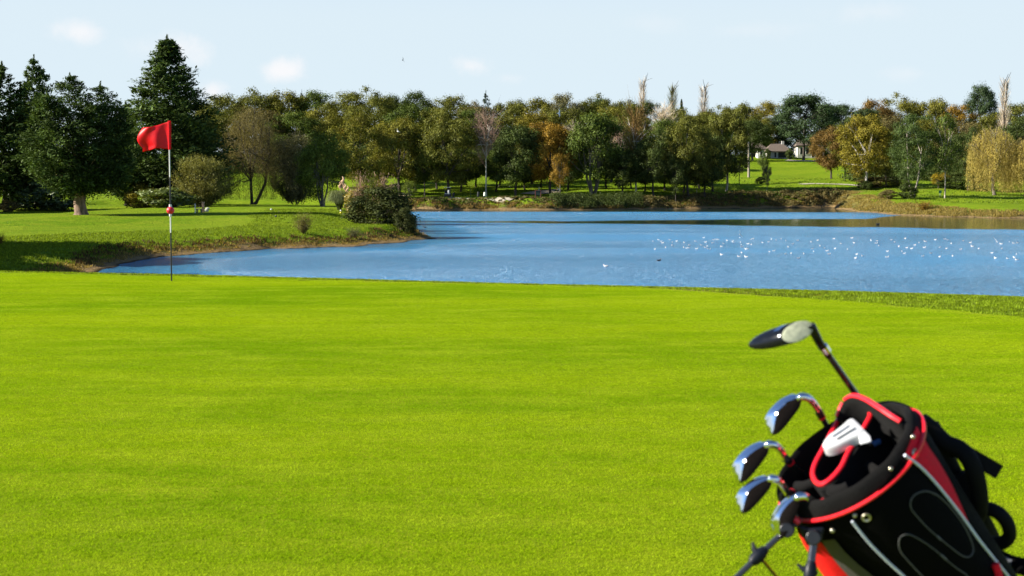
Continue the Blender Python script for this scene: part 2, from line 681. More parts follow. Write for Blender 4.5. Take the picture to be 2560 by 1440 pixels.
# ------------------------------------------------------------------ putting green
GE_U = np.array([-.9, -.36, -.1, .101, .22, .36, .6])
GE_Y = np.array([21.4, 20.8, 19.05, 17.75, 15.9, 13.8, 11.5])
gu = np.linspace(-.62, .6, 90)
gt = np.linspace(0, 1, 110)
GU, GT = np.meshgrid(gu, gt)
yend = np.interp(GU, GE_U, GE_Y) - .06 + fbm(GU * 60, GU * 0, 40) * .05
GY = 1.2 + (yend - 1.2) * GT
GX = GU * np.maximum(GY, 7)
GZ = height(GX, GY) + .012
idx = np.arange(GU.size).reshape(GU.shape)
GF = np.stack([idx[:-1, :-1], idx[:-1, 1:], idx[1:, 1:], idx[1:, :-1]], -1).reshape(-1, 4)


def green_material():
    m, nt, out = mat_new("putting_green_turf")
    t = NT(nt)
    geo = t.n("NewGeometry")
    pos = geo.outputs["Position"]
    big = t.noise(pos, .55, 4, .6, (.22, 1.0, 1.0))
    mid = t.noise(pos, 2.4, 5, .65, (.35, 1.3, 1.0))
    fin = t.noise(pos, 55, 4, .75)
    vfin = t.noise(pos, 210, 3, .7)
    c = t.mix(t.rng(big, .32, .68), (.150, .215, .004), (.200, .250, .004))
    c = t.mix(t.math("MULTIPLY", t.rng(mid, .42, .72), .5), c, (.235, .272, .006))
    c = t.mix(t.math("MULTIPLY", t.rng(fin, .45, .75), .6), c, (.082, .155, .005))
    c = t.mix(t.math("MULTIPLY", t.rng(vfin, .5, .72), .55), c, (.25, .31, .02))
    hgt = t.math("ADD", t.math("MULTIPLY", fin, .8), t.math("MULTIPLY", vfin, .6))
    bp = t.n("Bump")
    bp.inputs["Strength"].default_value = .75
    bp.inputs["Distance"].default_value = .012
    t.l(hgt, bp.inputs["Height"])
    b = t.n("BsdfPrincipled")
    b.inputs["Roughness"].default_value = .95
    b.inputs["Specular IOR Level"].default_value = .04
    t.l(c, b.inputs["Base Color"])
    t.l(bp.outputs[0], b.inputs["Normal"])
    t.l(b.outputs[0], out.inputs[0])
    return m


M["green"] = green_material()
pg = link("putting_green", mesh_np("putting_green", np.stack([GX, GY, GZ], -1).reshape(-1, 3), GF, M["green"], True))
tag(pg, "closely mown bright yellow green putting green in front", None, None, "structure")


# blades: one fan of narrow triangles per tuft
def tufts(name, pts, hgt, wid, spread, n, mat, tint, rng, alpha=0., lean=.5):
    pts = np.asarray(pts, float)
    k = len(pts)
    base = np.repeat(pts, n, axis=0)
    N = k * n
    ang = rng.uniform(0, 2 * np.pi, N)
    rad = spread * np.sqrt(rng.uniform(0, 1, N))
    b = base + np.stack([np.cos(ang) * rad, np.sin(ang) * rad, np.zeros(N) - .02 * hgt], -1)
    h = hgt * rng.uniform(.55, 1.15, N)
    a2 = rng.uniform(0, 2 * np.pi, N)
    ln = h * lean * rng.uniform(.1, 1, N)
    tip = b + np.stack([np.cos(a2) * ln, np.sin(a2) * ln, h], -1)
    a3 = rng.uniform(0, np.pi, N)
    wv = np.stack([np.cos(a3), np.sin(a3), np.zeros(N)], -1) * (wid * rng.uniform(.7, 1.3, N))[:, None] / 2
    mid = (b + tip) / 2 + np.stack([np.zeros(N), np.zeros(N), h * .08], -1)
    V = np.stack([b - wv, b + wv, mid + wv * .8, tip, mid - wv * .8], 1).reshape(-1, 3)
    F = np.arange(N * 5).reshape(N, 5)
    o = link(name, mesh_np(name, V, F, mat))
    o.color = (*tint, alpha)
    return o


rg = np.random.default_rng(5)
# rough collar between the green and the lake
n = 26000
u_ = rg.uniform(-.40, .46, n)
edge = np.interp(u_, GE_U, GE_Y)
crest = np.interp(u_, CREST_U, CREST_Y)
y_ = edge + (crest + .7 - edge) * rg.uniform(0, 1, n) ** .9
keep = rg.uniform(0, 1, n) < np.clip((crest + .7 - edge) / 3.0, .12, 1)
u_, y_ = u_[keep], y_[keep]
x_ = u_ * y_
z_ = height(x_, y_)
o = tufts("rough_grass", np.stack([x_, y_, z_], -1), .032, .006, .05, 6, M["blade"], (.165, .235, .010), rg, .1, .8)
tag(o, "longer rough grass edging the putting green above the water", "grass", None, "stuff")
# ------------------------------------------------------------------ trees: unit height shapes
def leaf_quads(c, nrm, size, aspect, rng, along=None):
    n = len(c)
    nrm = nrm / (np.linalg.norm(nrm, axis=1, keepdims=True) + 1e-9)
    t = rng.normal(size=(n, 3)) if along is None else along + rng.normal(size=(n, 3)) * .25
    t = t - nrm * np.sum(t * nrm, 1, keepdims=True)
    t /= np.linalg.norm(t, axis=1, keepdims=True) + 1e-9
    b = np.cross(nrm, t)
    s = np.asarray(size).reshape(-1, 1) if np.ndim(size) else np.full((n, 1), size)
    return np.stack([c + t * s, c + b * s * aspect, c - t * s, c - b * s * aspect], 1)


def quads_mesh(name, Q, mat):
    Q = np.concatenate(Q) if isinstance(Q, list) else Q
    return mesh_np(name, Q.reshape(-1, 3), np.arange(len(Q) * 4).reshape(-1, 4), mat)


def rdir(n, rng, up=0.0):
    d = rng.normal(size=(n, 3))
    d[:, 2] += up
    return d / np.linalg.norm(d, axis=1, keepdims=True)


def clump_crown(seed, nclump=46, per=190, leaf=.017, zc=.60, rx=.40, rz=.40, clump=(.075, .15), squash=.8, low=.0, holes=.0, asp=.62, shell=.45, lobes=5):
    """foliage gathered in many clumps over an uneven crown; returns quads and clump centres"""
    rng = np.random.default_rng(seed)
    d = rdir(nclump, rng, .25)
    # uneven outline: a few lobes push the crown out and in
    ld = rdir(lobes, rng)
    ls = rng.uniform(-.30, .28, lobes)
    bulge = 1 + (np.clip(d @ ld.T, 0, 1) ** 2 * ls).sum(1)
    rad = rng.uniform(shell, 1, nclump) ** .6 * bulge
    c = d * rad[:, None] * np.array([rx, rx, rz]) + np.array([0, 0, zc])
    c[:, 2] = np.where(c[:, 2] < zc - rz * .82, zc - rz * .82 + rng.uniform(0, .1, nclump), c[:, 2])
    r = rng.uniform(clump[0], clump[1], nclump)
    Q = []
    for i in range(nclump):
        k = int(per * (r[i] / clump[1]) ** 2 * rng.uniform(.7, 1.2)) + 12
        dd = rdir(k, rng, .35)
        rr = r[i] * rng.uniform(0, 1, k) ** .42 * (1 + .35 * rng.normal(size=k) * .5)
        p = c[i] + dd * rr[:, None] * np.array([1.15, 1.15, squash])
        nn = dd * 1.25 + rng.normal(size=(k, 3)) * .45 + np.array([0, 0, .3])
        Q.append(leaf_quads(p, nn, leaf * rng.uniform(.6, 1.35, k), asp, rng))
    # sprigs that stick out of the outline
    k = nclump * 16
    j = rng.integers(0, nclump, k)
    dd = rdir(k, rng, .3)
    p = c[j] + dd * (r[j] * rng.uniform(.85, 1.22, k))[:, None] * np.array([1.1, 1.1, .95])
    Q.append(leaf_quads(p, dd + rng.normal(size=(k, 3)) * .8, leaf * rng.uniform(.5, 1.0, k), asp, rng))
    Q = np.concatenate(Q)
    k = 1.0 / np.percentile(Q[:, :, 2], 99.6)
    Q[:, :, 2] *= k
    c[:, 2] *= k
    return Q, c


def limb_mesh(name, centres, seed, r0=.020, fork=.26, lean=(0, 0), stems=1, nl=14, mat=None, sides=6, twig=.0035):
    rng = random.Random(seed)
    mb = MB()
    cs = [Vector(c) for c in centres]
    rng.shuffle(cs)
    cs = cs[:nl]
    for s in range(stems):
        a = 2 * math.pi * s / max(stems, 1) + rng.uniform(-.4, .4)
        off = Vector((math.cos(a), math.sin(a), 0)) * (.02 if stems > 1 else 0)
        top = Vector((lean[0] + (math.cos(a) * .09 if stems > 1 else 0), lean[1] + (math.sin(a) * .09 if stems > 1 else 0), fork))
        hi = top + Vector((top.x * .4 + rng.uniform(-.03, .03), top.y * .4 + rng.uniform(-.03, .03), .36))
        k = r0 * (1 if stems == 1 else .62)
        b = Vector((0, 0, -.03)) + off * .6
        m1 = b.lerp(top, .5) + Vector((rng.uniform(-.012, .012), rng.uniform(-.012, .012), 0))
        mb.tube([b, b + Vector((0, 0, .03)), b.lerp(top, .2), m1, top, top.lerp(hi, .5), hi], [k * 1.9, k * 1.35, k * 1.1, k, k * .85, k * .6, k * .3], sides)
        for i, c in enumerate(cs[s::stems]):
            f = rng.uniform(.0, .8)
            st = top.lerp(hi, f)
            mid = st.lerp(c, .5) + Vector((rng.uniform(-.03, .03), rng.uniform(-.03, .03), -.025 + rng.uniform(0, .04)))
            rr = k * (.55 - .3 * f)
            mb.tube([st, mid, c], [rr, rr * .65, twig], 5, caps=False)
            for q in range(3):
                e = c + Vector((rng.uniform(-1, 1), rng.uniform(-1, 1), rng.uniform(-.2, 1))) * .09
                mb.tube([mid.lerp(c, .4 + .2 * q), e], [twig * 1.1, twig * .4], 3, caps=False)
    me_o = mb.build(name, mat or M["bark"])
    me_ = me_o.data
    bpy.data.objects.remove(me_o)
    return me_


def conifer_crown(seed, leaders, nb=240, per=70, leaf=.020, rise=.45, droop=0.0, profile=.9, base=.10):
    """layers of boughs that end in ragged sprays; leaders = (dx, dy, top, radius)"""
    rng = np.random.default_rng(seed)
    Q = []
    for (lx, ly, top, rad) in leaders:
        k = int(nb * (rad / .30) * top)
        h = base + (top - base) * rng.uniform(0, 1, k) ** 1.05
        f = (top - h) / (top - base)
        L = rad * (f ** profile) * rng.uniform(.58, 1.22, k) * np.where(f > .8, 1 - (f - .8) * 1.5, 1) + .02
        aa = rng.uniform(0, 2 * np.pi, k)
        for i in range(k):
            n = int(per * (.35 + L[i] / rad))
            t = rng.uniform(.22, 1, n) ** .7
            up = rise * rng.uniform(.7, 1.3)
            d = np.array([math.cos(aa[i]), math.sin(aa[i]), up])
            p = np.array([lx * (1 - f[i]) ** .4, ly * (1 - f[i]) ** .4, h[i] - rise * L[i] * .5]) + d * (t * L[i])[:, None]
            p[:, 2] += -droop * (t ** 2) * L[i]
            sp = L[i] * .30 * (1.12 - t) + .010
            p += rng.normal(size=(n, 3)) * sp[:, None] * np.array([.75, .75, .42])
            al = np.tile(d + np.array([0, 0, .35 - droop]), (n, 1)) + rng.normal(size=(n, 3)) * .45
            nn = np.tile(np.array([0, 0, 1.0]), (n, 1)) + rng.normal(size=(n, 3)) * .7 + d * .3
            Q.append(leaf_quads(p, nn, leaf * rng.uniform(.55, 1.25, n), .34, rng, al))
        # the leading shoot
        n = 110
        t = rng.uniform(0, 1, n)
        p = np.stack([lx + rng.normal(size=n) * .012 * (1.1 - t), ly + rng.normal(size=n) * .012 * (1.1 - t), top - .09 + t * .13], -1)
        Q.append(leaf_quads(p, rdir(n, rng), leaf * .7, .3, rng, np.tile([0, 0, 1.], (n, 1))))
    return np.concatenate(Q)


def willow_crown(seed, n=420, per=34, leaf=.012, zc=.68, rx=.42, rz=.30, drop=(.25, .6), floor=.06, asp=.28):
    rng = np.random.default_rng(seed)
    Q = []
    d = rdir(n, rng, .5)
    ld = rdir(5, rng)
    bul = 1 + (np.clip(d @ ld.T, 0, 1) ** 3 * rng.uniform(-.45, .40, 5)).sum(1)
    c = d * (rng.uniform(.35, 1, n) ** .5 * bul)[:, None] * np.array([rx, rx, rz]) + np.array([0, 0, zc])
    for i in range(n):
        k = per
        L = min(rng.uniform(*drop), max(.05, c[i, 2] - floor))
        t = np.sort(rng.uniform(0, 1, k))
        out = c[i, :2] / (np.linalg.norm(c[i, :2]) + 1e-6)
        p = np.stack([c[i, 0] + out[0] * .05 * np.sin(t * 2.2), c[i, 1] + out[1] * .05 * np.sin(t * 2.2), c[i, 2] + .02 * np.sin(t * 3.1) - t ** 1.15 * L], -1)
        p += rng.normal(size=(k, 3)) * np.array([.009, .009, .006])
        Q.append(leaf_quads(p, rdir(k, rng), leaf * rng.uniform(.6, 1.3, k), asp, rng, np.tile([0, 0, -1.], (k, 1))))
    Q = np.concatenate(Q)
    k = 1.0 / np.percentile(Q[:, :, 2], 99.6)
    Q[:, :, 2] *= k
    c[:, 2] *= k
    return Q, c


def twig_crown(seed, kind="birch", n=900):  # noqa
    """leafless crown: tapering limbs, then a mass of fine twigs as slim blades"""
    rng = np.random.default_rng(seed)
    lines = []
    if kind == "poplar":
        for i in range(n):
            z = rng.uniform(.10, .93)
            a = rng.uniform(0, 2 * np.pi)
            L = rng.uniform(.08, .22) * (1.05 - z * .55)
            st = np.array([math.cos(a) * .012, math.sin(a) * .012, z])
            lines.append((st, st + np.array([math.cos(a) * L * .36, math.sin(a) * L * .30, L]), .0022))
    else:
        nb = 26
        for i in range(nb):
            z = rng.uniform(.30, .85)
            a = rng.uniform(0, 2 * np.pi)
            L = rng.uniform(.22, .42) * (1.25 - z * .7)
            d = np.array([math.cos(a) * .62, math.sin(a) * .62, .85])
            st = np.array([0, 0, z])
            en = st + d * L
            lines.append((st, en, .010))
            for j in range(n // nb):
                f = rng.uniform(.15, 1)
                s2 = st + (en - st) * f
                dd = d * .7 + rng.normal(size=3) * .55
                l2 = rng.uniform(.05, .17)
                lines.append((s2, s2 + dd * l2, .0036))
    Q = []
    for s, e, w in lines:
        d = e - s
        v = np.cross(d, rng.normal(size=3))
        v = v / (np.linalg.norm(v) + 1e-9) * w / 2
        Q.append(np.stack([s - v, s + v, e + v * .35, e - v * .35]))
    return np.stack(Q)


SHAPES = {}


def shape(key, kind, crownmesh, trunkmesh, half):
    SHAPES[key] = (kind, crownmesh, trunkmesh, half)


def half_width(Q):
    r = np.abs(Q.reshape(-1, 3)[:, :2])
    return float(np.percentile(r.max(1), 98.5))


for i in range(5):
    Q, c = clump_crown(10 + i, 105, 430, .0108, .56, .43, .43, clump=(.06, .125), lobes=7, shell=.5)
    shape(f"oak{i}", "oak_tree", quads_mesh("oak_crown", Q, M["leaf"]), limb_mesh("oak_trunk", c, i, .021, .24, (.02 * (i - 2), .01)), half_width(Q))
for i in range(4):
    Q, c = clump_crown(30 + i, 92, 400, .0122, .50, .45, .49, clump=(.07, .145), lobes=8, shell=.5)
    shape(f"wood{i}", "woodland_tree", quads_mesh("woodland_crown", Q, M["leaf"]), limb_mesh("woodland_trunk", c, 20 + i, .018, .3, nl=8), half_width(Q))
for i in range(3):
    Q, c = clump_crown(50 + i, 48, 300, .0112, .56, .33, .42, clump=(.06, .12), shell=.35, lobes=4)
    shape(f"thin{i}", "young_tree", quads_mesh("thin_crown", Q, M["leaf"]), limb_mesh("thin_trunk", c, 40 + i, .014, .3, nl=20), half_width(Q))
Q, c = clump_crown(61, 96, 340, .0125, .52, .44, .46, clump=(.06, .13), lobes=6)
shape("broad", "broadleaf_tree", quads_mesh("broad_crown", Q, M["leaf"]), limb_mesh("broad_trunk", c, 61, .024, .25, stems=4, nl=20, sides=8), half_width(Q))
Q, c = clump_crown(63, 84, 340, .0125, .56, .42, .43, clump=(.07, .14), lobes=6)
shape("multi", "broadleaf_tree", quads_mesh("multi_crown", Q, M["leaf"]), limb_mesh("multi_trunk", c, 63, .030, .22, stems=4, nl=20), half_width(Q))
for i in range(2):
    Q, c = clump_crown(70 + i, 84, 420, .0150, .58, .42, .42, clump=(.08, .16), squash=.55, asp=.4, shell=.5)
    shape(f"pine{i}", "pine_tree", quads_mesh("pine_crown", Q, M["needle"]), limb_mesh("pine_trunk", c, 70 + i, .020, .42, nl=22), half_width(Q))
Q, c = clump_crown(75, 76, 440, .0135, .56, .38, .43, clump=(.06, .14), squash=.6, asp=.3, shell=.35)
shape("twinpine", "pine_tree", quads_mesh("twinpine_crown", Q, M["needle"]), limb_mesh("twinpine_trunk", c, 75, .026, .25, stems=2, nl=8), half_width(Q))
Q = conifer_crown(80, [(0, 0, 1.0, .31)], 420, 80, .0135, .55)
shape("cypress", "cypress_tree", quads_mesh("cypress_crown", Q, M["needle"]), limb_mesh("cypress_trunk", [(0, 0, .5)], 80, .026, .3, nl=0), half_width(Q))
Q = conifer_crown(81, [(-.05, 0, 1.0, .36), (.14, .03, .95, .30), (-.20, -.05, .86, .26), (.24, -.02, .80, .22), (.02, -.16, .78, .25)], 170, 92, .0130, .70, profile=.74, base=.17)
_c81 = [(math.cos(k * 2.4) * (.15 + .02 * (k % 5)), math.sin(k * 2.4) * (.15 + .02 * (k % 4)), .24 + .03 * (k % 12)) for k in range(18)]
shape("broadcypress", "cypress_tree", quads_mesh("broadcypress_crown", Q, M["needle"]), limb_mesh("broadcypress_trunk", _c81, 81, .036, .2, nl=18, sides=10), half_width(Q))
Q = conifer_crown(82, [(0, 0, 1.0, .27), (.10, .02, .86, .22), (-.09, -.05, .9, .2)], 170, 56, .0170, .6, profile=.75)
shape("darkcypress", "cypress_tree", quads_mesh("darkcypress_crown", Q, M["needle"]), limb_mesh("darkcypress_trunk", [(0, 0, .5)], 82, .020, .3, nl=0), half_width(Q))
Q = conifer_crown(83, [(0, 0, 1.0, .42)], 110, 46, .018, .12, droop=.18, profile=.8)
shape("cedar", "cedar_tree", quads_mesh("cedar_crown", Q, M["needle"]), limb_mesh("cedar_trunk", [(0, 0, .5)], 83, .018, .4, nl=0), half_width(Q))
Q, c = willow_crown(90, 900, 52, .0100, zc=.64, rx=.42, rz=.33, drop=(.3, .72), floor=.05)
shape("willow", "willow_tree", quads_mesh("willow_crown", Q, M["willow"]), limb_mesh("willow_trunk", c, 90, .028, .25, (.05, 0), nl=26), half_width(Q))
Q, c = willow_crown(91, 1000, 52, .008, zc=.60, rx=.40, rz=.38, drop=(.3, .75), asp=.22, floor=.05)
shape("thinwillow", "willow_tree", quads_mesh("thinwillow_crown", Q, M["willow"]), limb_mesh("thinwillow_trunk", c, 91, .030, .22, (.07, 0), stems=2, nl=34, sides=8), half_width(Q))
for i in range(2):
    Q = twig_crown(95 + i, "birch", 1500)
    shape(f"birch{i}", "birch_tree", quads_mesh("birch_twigs", Q, M["twig"]), limb_mesh("birch_trunk", [(math.cos(k * 2.4) * .14, math.sin(k * 2.4) * .14, .6 + .03 * k) for k in range(9)], 95 + i, .013, .45, nl=9), half_width(Q))
for i in range(2):
    Q = twig_crown(98 + i, "poplar", 900)
    shape(f"poplar{i}", "poplar_tree", quads_mesh("poplar_twigs", Q, M["twig"]), limb_mesh("poplar_trunk", [(0, 0, .99)], 98 + i, .010, .6, nl=1), half_width(Q))


def bush_mesh(seed, ncl, per, leaf, asp, mat, squash=.8, up=.3, zc=.42, rx=.45, rz=.5, clump=(.10, .2)):
    Q, c = clump_crown(seed, ncl, per, leaf, zc, rx, rz, clump, squash, asp=asp, shell=.5)
    Q = Q[Q[:, :, 2].min(1) > -.02]
    return quads_mesh("bush_foliage", Q, mat), limb_mesh("bush_stems", c, seed, .016, .12, stems=4, nl=16), half_width(Q)


for key, args in {"bush": (110, 44, 260, .030, .55, M["leaf"]), "laurel": (111, 44, 200, .040, .5, M["laurel"]),
                  "bigbush": (112, 60, 330, .024, .5, M["leaf"])}.items():
    a_, b_, h_ = bush_mesh(*args)
    shape(key, "shrub", a_, b_, h_)
# upright willowy shrub: fine leaves on a fan of wands
rg2 = np.random.default_rng(120)
Q = []
for i in range(520):
    a_ = rg2.uniform(0, 2 * np.pi)
    sp_ = rg2.uniform(0, 1) ** .6
    e_ = np.array([math.cos(a_) * sp_ * .46, math.sin(a_) * sp_ * .46, .55 + .45 * math.sqrt(max(0, 1 - sp_ ** 2)) * rg2.uniform(.75, 1.05)])
    if sp_ > .75:
        e_[2] *= rg2.uniform(.4, 1)
    t_ = rg2.uniform(.15, 1.02, 72)
    p_ = np.stack([e_[0] * t_ ** .8, e_[1] * t_ ** .8, e_[2] * t_], -1) + rg2.normal(size=(72, 3)) * .018
    Q.append(leaf_quads(p_, rdir(72, rg2), .014 * rg2.uniform(.6, 1.3, 72), .36, rg2, np.tile(e_, (72, 1))))
Q = np.concatenate(Q)
shape("fanbush", "shrub", quads_mesh("fan_foliage", Q, M["willow"]), limb_mesh("fan_stems", [(math.cos(k * 2.4) * .25, math.sin(k * 2.4) * .25, .6) for k in range(16)], 120, .014, .1, stems=4, nl=16), half_width(Q))
# thin weedy plant
Q = []
for i in range(190):
    a_ = rg2.uniform(0, 2 * np.pi)
    sp_ = rg2.uniform(0, .5)
    e_ = np.array([math.cos(a_) * sp_, math.sin(a_) * sp_, rg2.uniform(.35, 1)])
    t_ = rg2.uniform(.1, 1, 26)
    p_ = e_ * t_[:, None] + rg2.normal(size=(26, 3)) * .02
    Q.append(leaf_quads(p_, rdir(26, rg2), .03 * rg2.uniform(.5, 1.2, 26), .25, rg2, np.tile(e_, (26, 1))))
Q = np.concatenate(Q)
shape("weed", "shrub", quads_mesh("weed_foliage", Q, M["willow"]), limb_mesh("weed_stems", [(math.cos(k * 2.4) * .25, math.sin(k * 2.4) * .25, .6) for k in range(12)], 121, .010, .1, stems=4, nl=12), half_width(Q))

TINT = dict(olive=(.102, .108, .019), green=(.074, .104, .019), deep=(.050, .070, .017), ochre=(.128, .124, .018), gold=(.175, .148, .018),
            orange=(.20, .122, .018), rust=(.150, .092, .027), brown=(.130, .108, .040), pink=(.25, .165, .125), pale=(.46, .38, .29), grey=(.125, .118, .056), sallow=(.165, .160, .045),
            cypress=(.046, .074, .017), bramble=(.042, .052, .015), pine=(.034, .058, .022), fern=(.055, .085, .020), blue=(.022, .046, .030), yellow=(.27, .20, .018), straw=(.34, .27, .075), lime=(.105, .135, .020), laurel=(.045, .075, .020))
BARK = dict(dark=(.050, .040, .030), grey=(.13, .11, .085), pale=(.36, .31, .25), white=(.5, .46, .4), red=(.20, .13, .085))


def plant(key, name, px, top, w, label, cat, tint, Y=None, base=None, alpha=0.0, group=None, bark="dark", rot=None, parts=("trunk", "crown"), sink=0.0):
    """a tree standing on the ground under picture column px: height and spread in metres follow from its distance"""
    if Y is None:
        g = ground_hit(px, base)
    else:
        p = at(px, 478, Y)
        g = Vector((p.x, Y, hz(p.x, Y)))
    H = at(px, top, g.y).z - g.z
    Wd = w / FPX * g.y
    kind, cm, tm, half = SHAPES[key]
    root = thing(name or kind, (g.x, g.y, g.z - sink * H), label, cat, group)
    s = Wd / (2 * half) * (1.12 if key[:3] == "oak" else 1)
    root.scale = (s, s, H * (1 + sink))
    root.rotation_euler = (0, 0, random.uniform(0, 6.28) if rot is None else rot)
    t = link(parts[0], tm, root)
    t.color = (*BARK[bark], 1)
    c = link(parts[1], cm, root)
    c.color = (*TINT[tint], alpha)
    return root


SH_PARTS = ("stems", "foliage")
# --- the near bank on the left
plant("broadcypress", None, 203, 196, 262, "rounded dark green cypress with a thick leaning trunk on the tee lawn", "tree", "cypress", base=537, bark="red", rot=.6)
plant("cypress", None, 424, 104, 292, "tallest pointed cypress rising behind the red flag", "tree", "cypress", Y=126, rot=1.0)
plant("darkcypress", None, 12, 168, 180, "dark cypress cut off by the left edge of the photo", "tree", "cypress", Y=124, rot=.2)
plant("darkcypress", None, 92, 152, 130, "slim dark cypress between the edge tree and the rounded cypress", "tree", "cypress", Y=147, rot=2.2)
plant("darkcypress", None, 318, 262, 150, "blackish cypress filling the gap between the rounded and the tallest cypress", "tree", "cypress", Y=134, rot=3.9)
plant("darkcypress", None, -120, 200, 190, "dark cypress just beyond the left edge", "tree", "cypress", Y=118, rot=4.4)
plant("darkcypress", None, 505, 330, 150, "low dark cypress at the foot of the tallest cypress", "tree", "cypress", Y=139, rot=5.1)
plant("laurel", "laurel_bush", 92, 452, 150, "dark glossy laurel under the left cypresses", "shrub", "laurel", Y=125, parts=SH_PARTS)
plant("bush", "shrub", 18, 500, 60, "low straw coloured shrub at the left edge of the lawn", "shrub", "brown", Y=121, parts=SH_PARTS)
plant("laurel", "laurel_bush", 150, 462, 120, "dark laurel half hidden behind the leaning trunk", "shrub", "laurel", Y=124, parts=SH_PARTS)
plant("bush", "shrub", 356, 460, 100, "yellow green shrub left of the flagstick ball", "shrub", "gold", Y=124, alpha=.3, parts=SH_PARTS)
plant("laurel", "laurel_bush", 415, 470, 140, "bright glossy laurel right behind the flagstick", "shrub", "lime", Y=118, parts=SH_PARTS)
plant("laurel", "laurel_bush", 398, 448, 70, "dark laurel showing above the bright one behind the flagstick", "shrub", "laurel", Y=128, parts=SH_PARTS)
plant("fanbush", "willow_shrub", 504, 388, 138, "big domed olive willow shrub right of the flagstick", "shrub", "sallow", Y=121, parts=SH_PARTS)
plant("thinwillow", None, 632, 272, 160, "brownish weeping willow with a dark forked trunk", "tree", "brown", Y=138, rot=0)
plant("fanbush", "willow_shrub", 738, 336, 128, "tall grey fuzzy sallow between the weeping willow and the multi stemmed tree", "shrub", "grey", Y=140, parts=SH_PARTS)
plant("broad", None, 806, 333, 136, "green broadleaf tree on several pale stems beside the pampas grass", "tree", "lime", Y=128, bark="grey", alpha=.15)
plant("laurel", "shrub", 893, 474, 62, "yellow leaved shrub at the left side of the big bramble", "shrub", "yellow", Y=104, parts=SH_PARTS)
plant("bigbush", "bramble_bush", 957, 468, 172, "big dark bramble bush at the tip of the point", "shrub", "bramble", Y=91.5, alpha=.25, parts=SH_PARTS, sink=.16)
plant("bigbush", "bramble_bush", 928, 464, 110, "reddish topped bramble joined to the big dark bush", "shrub", "rust", Y=107, parts=SH_PARTS, sink=.05)
plant("bigbush", "bramble_bush", 1010, 520, 66, "small dark bramble spilling to the water at the tip of the point", "shrub", "bramble", Y=89.5, alpha=.3, parts=SH_PARTS, sink=.2)
for px_, Y_, top_, lab_ in [(-1010, 47, -120, "cypress out of the frame on the left that shades the near bank"), (-780, 58, 20, "second cypress out of the frame on the left")]:
    plant("darkcypress", None, px_, top_, 900, lab_, "tree", "cypress", Y=Y_)
for px_, w_ in ((1917, 16), (1974, 22)):
    plant("bush", "shrub", px_, 371, w_, "dark shrub against the %s of the white cottage" % ("left corner" if px_ < 1950 else "right end"), "shrub", "deep", Y=387, parts=SH_PARTS)
plant("weed", "shrub", 760, 528, 54, "small wispy shrub with reddish tips on the grassy slope", "shrub", "brown", base=585, parts=SH_PARTS)
plant("weed", "shrub", 884, 566, 40, "little weedy plant low on the bank below the bramble", "shrub", "grey", base=596, parts=SH_PARTS)
plant("weed", "shrub", -4, 578, 30, "tuft of reddish stalks at the left edge of the bank", "shrub", "rust", Y=64, parts=SH_PARTS)

